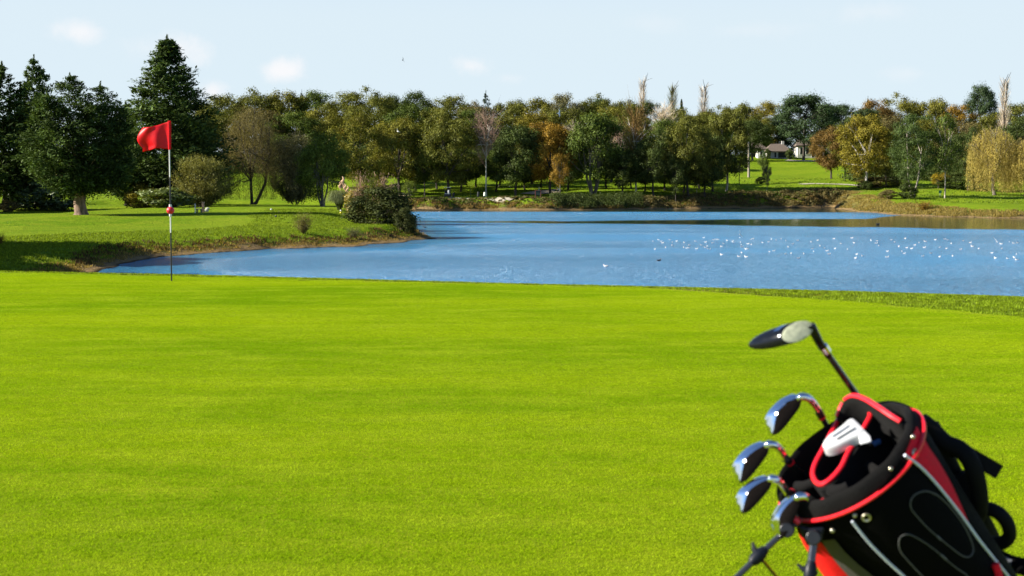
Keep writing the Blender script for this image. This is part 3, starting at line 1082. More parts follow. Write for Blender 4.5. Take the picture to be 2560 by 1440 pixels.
# --- the first row along the far shore
ROW = "trees in the first row along the far shore"
F = [
    ("oak0", 905, 290, 142, 246, None, "ochre", .45, "dark", "ochre oak in the first row right of the multi stemmed tree"),
    ("oak1", 1000, 296, 132, None, 490, "ochre", .35, "dark", "gold tipped oak behind the small pale sapling"),
    ("oak2", 1118, 296, 136, None, 492, "olive", .4, "dark", "olive oak on a cluster of thin trunks above the golf buggy"),
    ("oak3", 1062, 330, 70, 252, None, "deep", .1, "dark", "narrow dark oak squeezed left of the buggy"),
    ("birch0", 1215, 286, 84, None, 491, "pink", .2, "white", "bare pinkish birch with a thin pale trunk"),
    ("oak4", 1288, 312, 112, None, 492, "deep", .15, "dark", "dark green oak with a thick black trunk right of the bare birch"),
    ("oak1", 1376, 306, 116, None, 489, "orange", .5, "dark", "orange and rust oak behind the notice board"),
    ("thin1", 1400, 385, 56, 243, None, "orange", .5, "grey", "small orange leaved tree below the rust oak"),
    ("multi", 1482, 284, 150, None, 491, "green", .05, "grey", "broad fresh green tree with splayed trunks on the far shore"),
    ("oak2", 1556, 372, 92, None, 489, "deep", .1, "dark", "low dark oak leaning between the green tree and the orange birch"),
    ("birch1", 1547, 322, 54, 262, None, "pink", .0, "white", "small bare birch above the low dark oak"),
    ("birch0", 1590, 276, 96, None, 488, "rust", .6, "white", "birch with thinning orange twigs and a white stem"),
    ("oak3", 1634, 330, 108, None, 493, "deep", .2, "dark", "dark oak on one stout trunk right of the orange birch"),
    ("oak0", 1722, 292, 128, None, 493, "olive", .35, "dark", "olive oak whose low boughs hang toward the lake"),
    ("thin0", 1690, 372, 66, 246, None, "deep", .1, "dark", "narrow dark tree under the olive oak"),
    ("oak4", 1762, 352, 84, 250, None, "deep", .15, "dark", "drooping dark tree at the edge of the open meadow"),
    ("oak1", 1816, 272, 100, None, 478, "olive", .3, "pale", "olive oak on a pale ivy clad trunk beside the meadow"),
    ("thin2", 1742, 398, 40, None, 487, "green", .2, "pale", "ivy covered pale trunk with little crown beside the meadow"),
    ("thin1", 1848, 362, 50, None, 462, "deep", .1, "dark", "ivy tree behind the pale trunked oak"),
    ("thin2", 1910, 384, 30, None, 456, "green", .2, "dark", "slim ivy pillar standing alone on the meadow"),
    ("thin0", 1917, 414, 26, None, 478, "grey", .3, "pale", "thin pale sapling on the meadow bank"),
    ("thin0", 1023, 452, 40, None, 506, "lime", .1, "grey", "small pale green sapling at the water's edge"),
    ("oak0", 2078, 318, 92, None, 447, "rust", .45, "dark", "brown leaved oak on slim trunks in the meadow"),
    ("oak3", 2112, 326, 70, None, 448, "ochre", .4, "dark", "ochre oak joined to the brown one in the meadow"),
    ("oak2", 2168, 288, 118, None, 472, "gold", .35, "white", "golden oak with white forked limbs"),
    ("oak4", 2216, 330, 84, None, 466, "olive", .3, "pale", "olive tree with a pale trunk behind the golden oak"),
    ("twinpine", 2282, 286, 120, None, 494, "fern", .3, "pale", "feathery green pine on twin pale trunks"),
    ("thin1", 2362, 286, 92, None, 496, "green", .25, "pale", "upright green tree with an ivy wrapped trunk right of the twin pine"),
    ("oak3", 2420, 320, 92, 256, None, "deep", .25, "dark", "shadowy oak left of the yellow willows"),
    ("willow", 2486, 326, 128, None, 488, "straw", .1, "grey", "yellow weeping willow at the right by the lake"),
    ("willow", 2562, 350, 120, None, 491, "straw", .1, "grey", "second yellow willow cut by the right edge"),
    ("thin2", 2345, 430, 46, None, 472, "yellow", .0, "grey", "bright yellow bush like tree between the twin pine and the upright green tree"),
]
for key, px, top, w, Y, base, tint, al, bark, lab in F:
    plant(key, None, px, top, w, lab, "tree", tint, Y, base, al, ROW if px < 1800 else None, bark)
for px, top, w, base, key, tint, lab in [
    (2267, 455, 50, 497, "bush", "deep", "round dark green bush on the right hand bank"),
    (2222, 474, 46, 497, "bush", "brown", "low brown mound of bush left of the round green one"),
    (2162, 452, 40, 474, "bush", "deep", "dark bush at the foot of the golden oak"),
    (2310, 500, 44, 527, "weed", "orange", "small orange dry shrub at the right water's edge"),
    (2395, 430, 96, 472, "bigbush", "deep", "dark undergrowth bush left of the willows"),
    (2200, 442, 120, 468, "bigbush", "brown", "brown undergrowth bush behind the golden oak"),
    (1902, 442, 26, 460, "bush", "deep", "small dark bush beside the ivy pillar"),
    (2440, 418, 60, 478, "bush", "green", "pale grey green bush before the yellow willow"),
]:
    plant(key, "shrub", px, top, w, lab, "shrub", tint, None, base, .15, None, parts=SH_PARTS)

# --- the wood behind, tree by tree
WOOD = "trees of the wood behind the far shore"
B = [
    # skyline, left to right
    ("wood0", 480, 262, 120, 432, "olive", .2, "olive crown peeping out right of the tallest cypress"),
    ("wood1", 565, 246, 124, 428, "olive", .2, "olive wood crown on the skyline left above the weeping willow"),
    ("wood2", 640, 232, 118, 430, "olive", .3, "olive skyline crown straight above the weeping willow"),
    ("wood3", 716, 240, 116, 432, "ochre", .2, "ochre skyline crown above the grey sallow"),
    ("cedar", 757, 230, 40, 455, "pine", 0, "tiny conifer tip on the skyline above the grey sallow"),
    ("wood0", 790, 238, 112, 434, "green", .2, "green skyline crown above the multi stemmed tree"),
    ("wood1", 862, 242, 116, 428, "olive", .25, "olive skyline crown above the ochre oak"),
    ("wood2", 938, 232, 120, 420, "olive", .3, "largest olive skyline crown left of the middle"),
    ("wood3", 990, 250, 80, 430, "deep", .1, "dark crown beside the largest olive one"),
    ("wood1", 1052, 240, 88, 440, "deep", .15, "dark domed crown above the skyline behind the golf buggy"),
    ("wood0", 1130, 250, 108, 432, "olive", .35, "olive crown on the skyline left of the cedar"),
    ("cedar", 1215, 232, 66, 430, "blue", 0, "blue green cedar poking above the skyline"),
    ("wood2", 1190, 264, 90, 425, "brown", .3, "brownish crown in front of the skyline cedar"),
    ("wood3", 1280, 262, 100, 430, "olive", .3, "olive crown on the skyline right of the cedar"),
    ("wood0", 1345, 256, 92, 428, "ochre", .4, "ochre crown on the skyline above the notice board"),
    ("wood1", 1412, 244, 96, 426, "grey", .2, "grey green crown above the rust oak"),
    ("wood2", 1478, 248, 92, 432, "olive", .2, "olive crown on the skyline above the splayed tree"),
    ("pine0", 1500, 246, 74, 440, "pine", 0, "dark pine crown in the skyline above the splayed tree"),
    ("wood3", 1556, 262, 90, 432, "olive", .3, "olive crown on the skyline left of the first poplar"),
    ("wood0", 1618, 262, 76, 436, "deep", .1, "dark crown at the foot of the first poplar"),
    ("poplar0", 1605, 198, 34, 440, "pale", 0, "tallest bare poplar left of the other two"),
    ("poplar1", 1680, 214, 40, 440, "ochre", .2, "ivy clad poplar in the middle of three"),
    ("poplar0", 1757, 214, 38, 440, "pale", 0, "bare poplar at the right of three"),
    ("cypress", 1702, 250, 26, 446, "pine", 0, "small dark conifer right of the ivy clad poplar"),
    ("birch1", 1655, 264, 92, 372, "pale", .0, "pale leafless tree between the first two poplars"),
    ("wood1", 1700, 280, 90, 420, "olive", .3, "olive crown below the middle poplar"),
    ("wood2", 1778, 276, 96, 418, "olive", .35, "olive crown below the right poplar"),
    ("wood3", 1850, 270, 92, 415, "olive", .3, "olive crown left of the big dark pine"),
    ("oak2", 1880, 300, 74, 376, "deep", .1, "dark oak on the hill behind the bare pole"),
    ("wood0", 1918, 264, 84, 425, "gold", .3, "thin golden crown just left of the big dark pine"),
    ("pine0", 2008, 236, 150, 388, "pine", 0, "biggest dark pine beside the white house"),
    ("pine1", 1958, 282, 76, 420, "pine", 0, "dark pine crown left behind the biggest pine"),
    ("pine0", 2058, 262, 96, 398, "pine", 0, "dark pine crown right behind the biggest pine"),
    ("pine1", 2100, 262, 112, 400, "pine", 0, "dark pine right of the biggest one"),
    ("cedar", 2166, 246, 44, 415, "blue", 0, "spiky cedar tip right of the dark pines"),
    ("pine0", 2165, 272, 90, 395, "pine", 0, "low dark pine under the spiky cedar"),
    ("wood1", 2195, 258, 84, 405, "rust", .4, "rusty crown on the skyline above the golden oak"),
    ("wood2", 2255, 246, 96, 410, "ochre", .3, "ochre domed crown on the skyline above the twin pine"),
    ("wood3", 2330, 258, 84, 405, "ochre", .35, "ochre crown on the skyline above the upright green tree"),
    ("wood0", 2390, 272, 84, 400, "orange", .5, "orange crown on the skyline below the round evergreen"),
    ("pine1", 2446, 213, 84, 415, "pine", 0, "tall round dark evergreen standing above the skyline at the right"),
    ("poplar1", 2506, 196, 44, 330, "pale", 0, "bare tall poplar behind the yellow willow"),
    ("wood1", 2545, 268, 110, 400, "olive", .35, "olive crown on the skyline at the right edge"),
    ("wood2", 2640, 262, 120, 400, "olive", .3, "olive crown beyond the right edge"),
    # the slope in front of the skyline
    ("wood2", 560, 286, 116, 352, "olive", .3, "olive wood tree left behind the weeping willow"),
    ("wood3", 650, 282, 112, 348, "brown", .35, "brownish wood tree behind the weeping willow"),
    ("wood0", 735, 290, 116, 345, "green", .3, "green wood tree behind the grey sallow"),
    ("wood1", 826, 282, 120, 350, "ochre", .3, "ochre wood tree behind the multi stemmed tree"),
    ("wood2", 915, 268, 112, 355, "olive", .25, "olive wood tree over the ochre oak"),
    ("wood0", 1030, 272, 112, 352, "green", .2, "green wood tree over the gold tipped oak"),
    ("wood3", 1100, 280, 108, 350, "olive", .4, "olive wood tree over the golf buggy's oak"),
    ("wood1", 1185, 284, 108, 352, "green", .3, "green wood tree behind the bare pinkish birch"),
    ("wood2", 1268, 286, 104, 348, "olive", .45, "olive wood tree left over the black trunked oak"),
    ("wood0", 1338, 292, 96, 345, "gold", .45, "golden wood tree over the notice board"),
    ("wood3", 1420, 282, 104, 350, "olive", .3, "olive wood tree left over the splayed tree"),
    ("birch0", 1432, 318, 72, 300, "pale", 0, "pale leafless tree left of the splayed tree"),
    ("wood1", 1510, 278, 96, 352, "ochre", .3, "ochre wood tree right over the splayed tree"),
    ("wood2", 1580, 290, 96, 345, "olive", .3, "olive wood tree behind the orange birch"),
    ("wood0", 1660, 308, 96, 330, "green", .3, "green wood tree behind the stout oak"),
    ("wood3", 1745, 300, 96, 398, "olive", .35, "olive wood tree behind the drooping dark tree"),
    ("wood1", 1800, 302, 80, 402, "green", .3, "green wood tree left behind the pale trunked oak"),
    ("wood2", 1885, 296, 80, 408, "olive", .3, "olive wood tree right behind the pale trunked oak"),
    ("wood1", 2120, 300, 90, 340, "deep", .3, "deep green wood tree behind the brown leaved oak"),
    ("wood0", 2228, 300, 92, 330, "brown", .45, "brown wood tree right behind the golden oak"),
    ("wood2", 2318, 300, 92, 335, "ochre", .4, "ochre wood tree right behind the twin pine"),
    ("wood3", 2392, 312, 96, 320, "brown", .5, "brown wood tree left behind the yellow willow"),
    ("wood0", 2470, 296, 92, 335, "olive", .4, "olive wood tree behind the yellow willow"),
    ("wood1", 2552, 302, 104, 325, "deep", .3, "deep green wood tree behind the second willow"),
    ("wood3", 480, 300, 110, 345, "deep", .2, "deep green wood tree hidden right of the tallest cypress"),
    # trees deeper under the first row
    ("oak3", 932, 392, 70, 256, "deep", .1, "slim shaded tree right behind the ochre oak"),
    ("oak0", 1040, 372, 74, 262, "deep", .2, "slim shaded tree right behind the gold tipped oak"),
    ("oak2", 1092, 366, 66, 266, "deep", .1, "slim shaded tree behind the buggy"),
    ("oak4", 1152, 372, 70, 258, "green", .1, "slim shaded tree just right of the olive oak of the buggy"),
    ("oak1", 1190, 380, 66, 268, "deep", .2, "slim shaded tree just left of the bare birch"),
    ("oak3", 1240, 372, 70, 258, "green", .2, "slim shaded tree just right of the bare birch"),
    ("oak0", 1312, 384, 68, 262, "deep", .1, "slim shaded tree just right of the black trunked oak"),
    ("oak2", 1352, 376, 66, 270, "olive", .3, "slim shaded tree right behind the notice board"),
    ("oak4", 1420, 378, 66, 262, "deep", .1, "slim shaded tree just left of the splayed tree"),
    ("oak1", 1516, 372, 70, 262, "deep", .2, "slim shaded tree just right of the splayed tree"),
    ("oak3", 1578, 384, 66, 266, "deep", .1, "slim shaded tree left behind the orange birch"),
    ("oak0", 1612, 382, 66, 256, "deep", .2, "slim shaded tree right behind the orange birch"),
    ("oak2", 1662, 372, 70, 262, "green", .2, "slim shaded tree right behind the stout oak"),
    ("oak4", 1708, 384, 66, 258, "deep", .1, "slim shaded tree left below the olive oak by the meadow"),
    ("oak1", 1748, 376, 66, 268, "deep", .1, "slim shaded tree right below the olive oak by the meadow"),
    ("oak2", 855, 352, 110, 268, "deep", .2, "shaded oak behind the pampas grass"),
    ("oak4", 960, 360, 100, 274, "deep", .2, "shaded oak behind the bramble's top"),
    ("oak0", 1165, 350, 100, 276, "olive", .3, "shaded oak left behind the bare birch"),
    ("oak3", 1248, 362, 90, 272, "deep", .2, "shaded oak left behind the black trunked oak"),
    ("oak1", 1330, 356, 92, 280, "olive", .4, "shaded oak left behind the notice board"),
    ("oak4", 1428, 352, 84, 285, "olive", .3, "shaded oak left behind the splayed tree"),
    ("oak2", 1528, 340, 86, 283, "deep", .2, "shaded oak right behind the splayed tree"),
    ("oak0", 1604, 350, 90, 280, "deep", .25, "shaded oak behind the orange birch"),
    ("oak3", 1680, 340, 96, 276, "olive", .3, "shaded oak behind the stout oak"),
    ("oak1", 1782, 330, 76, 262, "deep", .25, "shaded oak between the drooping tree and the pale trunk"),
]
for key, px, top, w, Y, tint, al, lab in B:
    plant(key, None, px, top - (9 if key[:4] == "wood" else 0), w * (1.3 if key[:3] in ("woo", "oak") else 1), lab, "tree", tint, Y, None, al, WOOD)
# ------------------------------------------------------------------ flagstick
M["white_paint"] = simple("white_paint", (.62, .62, .61), .4)
M["black_paint"] = simple("black_paint", (.012, .012, .013), .35)
M["red_plastic"] = simple("red_plastic", (.62, .012, .03), .4, noise_amt=.1)


def cloth_material(name, color, transl=.4):
    m, nt, out = mat_new(name)
    t = NT(nt)
    tcn = t.n("TexCoord")
    f = t.noise(tcn.outputs["Object"], 9, 3, .6)
    c = t.mix(t.rng(f, .3, .7), tuple(x * .85 for x in color), color)
    d, tr, g = t.n("BsdfDiffuse"), t.n("BsdfTranslucent"), t.n("BsdfGlossy")
    g.inputs["Roughness"].default_value = .4
    g.inputs[0].default_value = (1, .75, .75, 1)
    t.l(c, d.inputs[0])
    t.l(c, tr.inputs[0])
    a_, b_ = t.n("MixShader"), t.n("MixShader")
    a_.inputs[0].default_value = transl
    b_.inputs[0].default_value = .025
    t.l(d.outputs[0], a_.inputs[1])
    t.l(tr.outputs[0], a_.inputs[2])
    t.l(a_.outputs[0], b_.inputs[1])
    t.l(g.outputs[0], b_.inputs[2])
    t.l(b_.outputs[0], out.inputs[0])
    return m


M["flag"] = cloth_material("flag_cloth", (.80, .008, .016), .45)
FB = ground_hit(429, 705, 10, 25)
FB.z = hz(FB.x, FB.y)
FY = FB.y
fl = thing("flagstick", FB, "black and white banded flagstick with a red flag standing in the green", "flag")


def fz(py):
    return at(428, py, FY).z


def stick(name, y0, y1, mat, r):
    MB().tube([(FB.x, FY, fz(y0)), (FB.x, FY, fz(y1))], r, 14).build(name, mat, fl)


stick("pole_band", 712, 582, M["black_paint"], .0098)
stick("pole_band", 581.9, 513, M["white_paint"], .0092)
stick("pole_band", 512.9, 443, M["black_paint"], .0098)
stick("pole_band", 442.9, 303, M["white_paint"], .0086)
MB().tube([(FB.x, FY, FB.z + .001), (FB.x, FY, FB.z + .02)], [.0535, .0535], 24).build("hole_rim", M["white_paint"], None).name = "hole_rim"
ho = bpy.data.objects["hole_rim"]
ho.parent = fl
ho.location = (0, 0, -.016)
ho.data.transform(Matrix.Translation(-FB))
mb = MB().ball((FB.x, FY, fz(526)), (.052, .052, .050), 20, 12)
mb.build("ball_marker", M["red_plastic"], fl)
for a_, b_ in ((511, 518), (535, 541)):
    MB().tube([(FB.x, FY, fz(a_)), (FB.x, FY, fz(b_))], .019, 14).build("ball_collar", M["white_paint"], fl)
# cloth: a sleeve round the pole, then the sheet blown to the left
nx, nz = 36, 20
top_ = [(0, 303), (.18, 306), (.45, 312.5), (.72, 318), (.85, 319), (1, 335)]
bot_ = [(0, 373), (.25, 372), (.5, 370), (.72, 375), (.86, 379.5), (1, 352)]
lef_ = [(0, 428), (.5, 385), (.80, 360), (1, 343)]
rows = []
for j in range(nz + 1):
    v = j / nz
    row = []
    for i in range(nx + 1):
        u = i / nx
        ex = 428 - 71 * u - (14 * math.sin(math.pi * min(1, v * 1.25)) * u ** 2.2 if v < .8 else 14 * math.sin(math.pi * 1.0) * u)
        yt = np.interp(u, [0, .18, .45, .72, 1], [303, 306, 312.5, 317, 319])
        yb = np.interp(u, [0, .25, .5, .72, 1], [373, 372, 370, 375, 380])
        py = yt + (yb - yt) * v + 4 * math.sin(math.pi * v) * u * u
        wob = .030 * math.sin(u * 7.0 + v * 1.6) * u ** .6 + .018 * math.sin(u * 12 - v * 3.2 + 1) * u + .05 * u
        row.append(at(ex, py, FY + .002 + wob))
    rows.append(row)
MB().grid(rows).build("flag_cloth", M["flag"], fl, solid=.0016, merge=False)
MB().tube([(FB.x, FY, fz(302)), (FB.x, FY, fz(374))], .0160, 14, caps=False).build("flag_sleeve", M["flag"], fl)

# ------------------------------------------------------------------ golf bag
BD = 2.40                                           # metres from the camera to the mouth of the bag
C0 = at(2125, 1155, BD)
vdir = (C0 - CAM).normalized()
IR = vdir.cross(Vector((0, 0, 1))).normalized()     # to the right, upright and facing axes of the bag's lean
IU = IR.cross(vdir).normalized()
AX = (IR * -.535 + IU * .70 - vdir * .474).normalized()
EX = (IR * .795 + IU * .607).normalized()
EX = (EX - AX * EX.dot(AX)).normalized()
FR = AX.cross(EX)
FR = -FR if FR.dot(vdir) > 0 else FR                # FR looks at the camera
BR = .137


def taper(h):
    return 1.0 if h > -.02 else max(.80, 1.0 - .20 * min(1.0, (-.02 - h) / .50))


def bp(th, h, r=BR):
    t = R(th)
    r = r * taper(h)
    return C0 + EX * (math.cos(t) * r) + FR * (math.sin(t) * r * (1.0 if math.sin(t) > 0 else .66)) + AX * h


def on_bag(px, py, r=BR):
    """where the sight line meets the bag's side"""
    d = ray(px, py).normalized()
    o = CAM - C0
    dp, op = d - AX * d.dot(AX), o - AX * o.dot(AX)
    k = 1.0
    for _ in range(6):
        A_, B_, C_ = dp.dot(dp), 2 * dp.dot(op), op.dot(op) - r * r * k * k
        disc = B_ * B_ - 4 * A_ * C_
        t = (-B_ - math.sqrt(max(disc, 0))) / (2 * A_)
        k = taper((CAM + d * t - C0).dot(AX))
    return CAM + d * t


def off_bag(p, k):
    q = p - C0
    rad = q - AX * q.dot(AX)
    return p + rad.normalized() * k


def on_lip(px, py, h):
    d = ray(px, py).normalized()
    t = ((C0 + AX * h) - CAM).dot(AX) / d.dot(AX)
    return CAM + d * t


def entry(px, py, rmax=.095, h=0.0):
    """point inside the mouth under this picture point, kept clear of the rim"""
    p = on_lip(px, py, h)
    q = p - C0 - AX * h
    return C0 + AX * h + (q if q.length < rmax else q.normalized() * rmax)


def smooth(pts, n=6, closed=False):
    """Catmull-Rom through the points"""
    P = [Vector(p) for p in pts]
    m = len(P)
    out = []
    for i in range(m if closed else m - 1):
        p0 = P[(i - 1) % m] if closed or i > 0 else P[0]
        p1, p2 = P[i], P[(i + 1) % m]
        p3 = P[(i + 2) % m] if closed or i + 2 < m else P[-1]
        for k in range(n):
            t = k / n
            out.append(.5 * ((2 * p1) + (p2 - p0) * t + (2 * p0 - 5 * p1 + 4 * p2 - p3) * t * t + (3 * p1 - p0 - 3 * p2 + p3) * t ** 3))
    if not closed:
        out.append(P[-1])
    return out


M["nylon"] = simple("black_nylon", (.0022, .0022, .0025), .8, noise_amt=.3, noise_scale=260, bump=.25, spec=.05)
M["foam"] = simple("black_foam", (.0062, .006, .006), .9, noise_amt=.5, noise_scale=420, bump=.7, sheen=.02, spec=.08)
M["red_fabric"] = simple("red_fabric", (.66, .008, .024), .7, noise_amt=.15, noise_scale=220, bump=.2, spec=.12)
M["bright_red"] = simple("bright_red_fabric", (.62, .010, .012), .6, noise_amt=.1, noise_scale=160, bump=.2, spec=.15)
M["red_piping"] = simple("red_piping", (.74, .012, .022), .32, noise_amt=.08, noise_scale=200, coat=.2)
M["white_piping"] = simple("white_piping", (.62, .66, .78), .5, noise_amt=.08, noise_scale=200)
M["grey_fabric"] = simple("grey_fabric", (.045, .042, .040), .75, noise_amt=.2, noise_scale=260, bump=.3)
M["seam"] = simple("seam_thread", (.050, .052, .052), .6, noise_amt=.15, noise_scale=200)
M["grey_plastic"] = simple("grey_plastic", (.075, .08, .09), .38, noise_amt=.06, noise_scale=90)
M["navy_plastic"] = simple("dark_plastic", (.006, .008, .014), .45, noise_amt=.1, noise_scale=90, spec=.2)
M["black_plastic"] = simple("black_plastic", (.010, .010, .011), .30, noise_amt=.1, noise_scale=90)
M["strap"] = simple("strap_webbing", (.005, .005, .0055), .75, noise_amt=.35, noise_scale=330, bump=.5, spec=.12)
M["brass"] = simple("eyelet_metal", (.50, .47, .36), .30, metal=.9, noise_amt=.1, noise_scale=300)
M["chrome"] = simple("chrome", (.80, .81, .83), .06, metal=1.0, noise_amt=.03, noise_scale=120)
M["brushed"] = simple("brushed_steel", (.0065, .005, .0045), .5, metal=0.0, noise_amt=.25, noise_scale=380, bump=.15, spec=.03)
M["wood_face"] = simple("club_face_metal", (.27, .29, .20), .45, metal=.5, noise_amt=.12, noise_scale=160, bump=.1)
M["gloss_black"] = simple("gloss_black_paint", (.005, .0055, .007), .12, coat=0.0, spec=.32, noise_amt=.05, noise_scale=80)
M["shaft"] = simple("black_shaft", (.013, .013, .014), .22, coat=.5, noise_amt=.1, noise_scale=120)
M["tube"] = simple("polished_tube", (.022, .022, .025), .14, coat=1.0, noise_amt=.05, noise_scale=90)
M["putter"] = simple("white_putter_paint", (.46, .47, .49), .38, coat=.2, noise_amt=.05, noise_scale=60)
M["blue_plastic"] = simple("blue_plastic", (.06, .17, .40), .35)

gz_ = hz(bp(90, -1.02).x, bp(90, -1.02).y)
root_loc = C0 - AX * 1.02
bag = thing("golf_bag", (root_loc.x, root_loc.y, root_loc.z), "black golf stand bag with red panels and white piping, leaning on the green", "golf bag")

# body: side wall down to the base
rows = []
for h, k in [(.004, 1.0), (-.02, 1.0), (-.05, .995), (-.12, .99), (-.22, .985), (-.36, .985), (-.5, .985), (-.66, .985), (-.82, .985), (-.96, .98), (-1.0, .96), (-1.02, .86), (-1.02, .02)]:
    rows.append([bp(a_ * 360 / 72, h + .0022 * math.sin(a_ * .9 + h * 40), BR * k * (1 + .004 * math.sin(a_ * .55 + h * 17))) for a_ in range(72)])
MB().grid(rows, closed=True).build("body", M["nylon"], bag)
# padded cuff round the mouth, rolled inwards
rows = []
for h, r in [(-.004, .1372), (.003, .1385), (.012, .1365), (.021, .1335), (.0275, .1295), (.0295, .1255), (.027, .1215), (.018, .119), (.0, .1175), (-.06, .115), (-.16, .112), (-.22, .110), (-.2205, .004)]:
    row = []
    for a_ in range(96):
        th = a_ * 360 / 96
        back = max(0, math.cos(R(th - 250))) ** 2
        lump = 1 + .010 * math.sin(a_ * .8) * (h > .01)
        row.append(bp(th, h + (.012 * back if h > .01 else 0), r * lump))
    rows.append(row)
MB().grid(rows, closed=True).build("cuff", M["foam"], bag)


def piping(name, pts, r, mat, closed=False, n=8):
    return MB().tube(pts, r, n, closed=closed).build(name, mat, bag)


piping("cuff_piping", [bp(th, .001, .1415) for th in np.linspace(0, 355, 72)], .0036, M["red_piping"], True)

# tall back wall of the mouth with its red edge
edge = [(2092, 1042), (2101, 1020), (2113, 1000), (2135, 990), (2165, 999), (2200, 1021), (2228, 1040), (2251, 1054)]
eh = [.045, .052, .060, .066, .064, .056, .046, .036]
E3 = [on_lip(x, y, h) for (x, y), h in zip(edge, eh)]
E3 = smooth(E3, 5)
rows = [E3, [p - AX * .012 + FR * .004 for p in E3], [p - AX * .06 + FR * .006 for p in E3], [p - AX * .20 + FR * .004 for p in E3]]
MB().grid(rows).build("back_wall", M["foam"], bag, solid=.010)
piping("wall_piping", E3[10:], .0050, M["red_piping"])
piping("wall_piping", E3[:9], .0042, M["red_piping"])
# foam ring that holds the putter
loop = [(2055, 1128), (2038, 1160), (2032, 1186), (2042, 1207), (2060, 1209), (2083, 1192), (2104, 1166), (2120, 1132), (2142, 1098), (2164, 1062), (2176, 1034), (2160, 1014), (2128, 1008), (2108, 1024), (2085, 1070)]
L3 = smooth([on_lip(x, y, .034) for x, y in loop], 5, True)
piping("ring_piping", L3, .0044, M["red_piping"], True)
cen = sum(L3, Vector()) / len(L3)
inn = [p + (cen - p).normalized() * .007 - AX * .004 for p in L3]
out_ = [p + (p - cen).normalized() * .009 - AX * .006 for p in L3]
MB().grid([[p - AX * .17 for p in inn], [p - AX * .05 for p in inn], inn, [p + AX * .001 for p in L3], out_, [p - AX * .05 for p in out_], [p - AX * .17 for p in out_]], closed=True).build("putter_ring", M["foam"], bag)
# foam dividers across the mouth
for pts, h, r in [([(2062, 1214), (2085, 1228), (2108, 1244), (2128, 1258)], .020, .0105), ([(1992, 1216), (2012, 1216), (2034, 1208)], .020, .009), ([(2130, 1132), (2165, 1160), (2200, 1185)], -.01, .009), ([(2178, 1052), (2212, 1068), (2236, 1078)], .006, .010)]:
    P3 = [entry(x, y, .108, h) for x, y in pts]
    mb = MB()
    mb.tube(smooth(P3, 4), r, 10)
    mb.grid([[p for p in P3], [p - AX * .08 for p in P3]])
    mb.build("divider", M["foam"], bag)

# panels: strips between two picture curves laid on the side of the bag
def panel(name, left, right, mat, r=BR + .0015, bulge=0.0, n=20, m=8):
    def samp(pts, t):
        k = t * (len(pts) - 1)
        i = min(int(k), len(pts) - 2)
        f = k - i
        return (pts[i][0] + (pts[i + 1][0] - pts[i][0]) * f, pts[i][1] + (pts[i + 1][1] - pts[i][1]) * f)
    rows = []
    for j in range(n + 1):
        a_, b_ = samp(left, j / n), samp(right, j / n)
        row = []
        for i in range(m + 1):
            f = i / m
            p = on_bag(a_[0] + (b_[0] - a_[0]) * f, a_[1] + (b_[1] - a_[1]) * f, r)
            row.append(off_bag(p, bulge * math.sin(math.pi * f) ** .7 * math.sin(math.pi * min(1, .08 + .9 * j / n)) ** .6 if bulge else 0))
        rows.append(row)
    return MB().grid(rows).build(name, mat, bag)


def line(name, pts, r, mat, rr=BR + .003, n=6, closed=False):
    P3 = smooth([on_bag(x, y, rr) for x, y in pts], n, closed)
    return piping(name, P3, r, mat, closed)


WP = [(2262, 1138), (2282, 1152), (2300, 1166), (2324, 1190), (2345, 1214), (2368, 1242), (2390, 1270), (2408, 1294), (2425, 1318), (2448, 1350), (2475, 1384), (2520, 1440), (2575, 1510)]
RP = [(2292, 1066), (2308, 1092), (2322, 1118), (2342, 1146), (2360, 1176), (2377, 1206), (2393, 1240), (2409, 1276), (2426, 1316)]
panel("side_panel", WP[:9], RP, M["red_fabric"])
WP2 = [(2130, 1303), (2146, 1324), (2162, 1344), (2182, 1367), (2205, 1390), (2230, 1414), (2260, 1441), (2320, 1500)]
panel("pocket", [(2138, 1300)] + WP2[1:], [(2252, 1148), (2290, 1170), (2330, 1212), (2372, 1262), (2412, 1312), (2456, 1372), (2512, 1440), (2570, 1515)], M["nylon"], BR + .001, .011, 28, 16)
line("white_piping", WP, .0025, M["white_piping"], BR + .006)
line("white_piping", WP2, .0023, M["white_piping"], BR + .006)
oval = [(2311, 1228), (2289, 1236), (2277, 1252), (2278, 1272), (2290, 1288), (2317, 1318), (2342, 1340), (2375, 1367), (2400, 1386), (2418, 1393), (2430, 1386), (2433, 1370), (2424, 1342), (2406, 1308), (2379, 1272), (2351, 1244), (2330, 1232)]
line("seam", oval, .0012, M["seam"], BR + .0135, 5, True)
oval2 = [(2420, 1442), (2392, 1421), (2366, 1400), (2345, 1381), (2317, 1360), (2287, 1342), (2268, 1336), (2253, 1342), (2247, 1357), (2252, 1379), (2271, 1403), (2304, 1438), (2345, 1475), (2390, 1490), (2425, 1475)]
line("seam", oval2, .0012, M["seam"], BR + .0135, 5, True)
for a_, b_ in [((2342, 1340), (2352, 1349)), ((2352, 1387), (2366, 1399))]:
    line("zip_pull", [a_, b_], .0019, M["grey_plastic"], BR + .0145, 2)

# grey gusset and the red front pocket low on the left
panel("gusset", [(2054, 1352), (2070, 1380), (2096, 1414), (2130, 1450), (2170, 1490)], [(2086, 1348), (2112, 1380), (2142, 1408), (2182, 1440), (2230, 1475)], M["grey_fabric"], BR + .004)
rows = []
for j in range(21):
    f = j / 20
    h = -.055 - .52 * f
    prof = math.sin(math.pi * min(1, .02 + .98 * f)) ** .55
    row = []
    for i in range(17):
        g = i / 16
        th = 150 + 84 * g
        row.append(bp(th, h, BR + .002 + .034 * prof * math.sin(math.pi * g) ** .5))
    rows.append(row)
MB().grid(rows).build("front_pocket", M["bright_red"], bag)

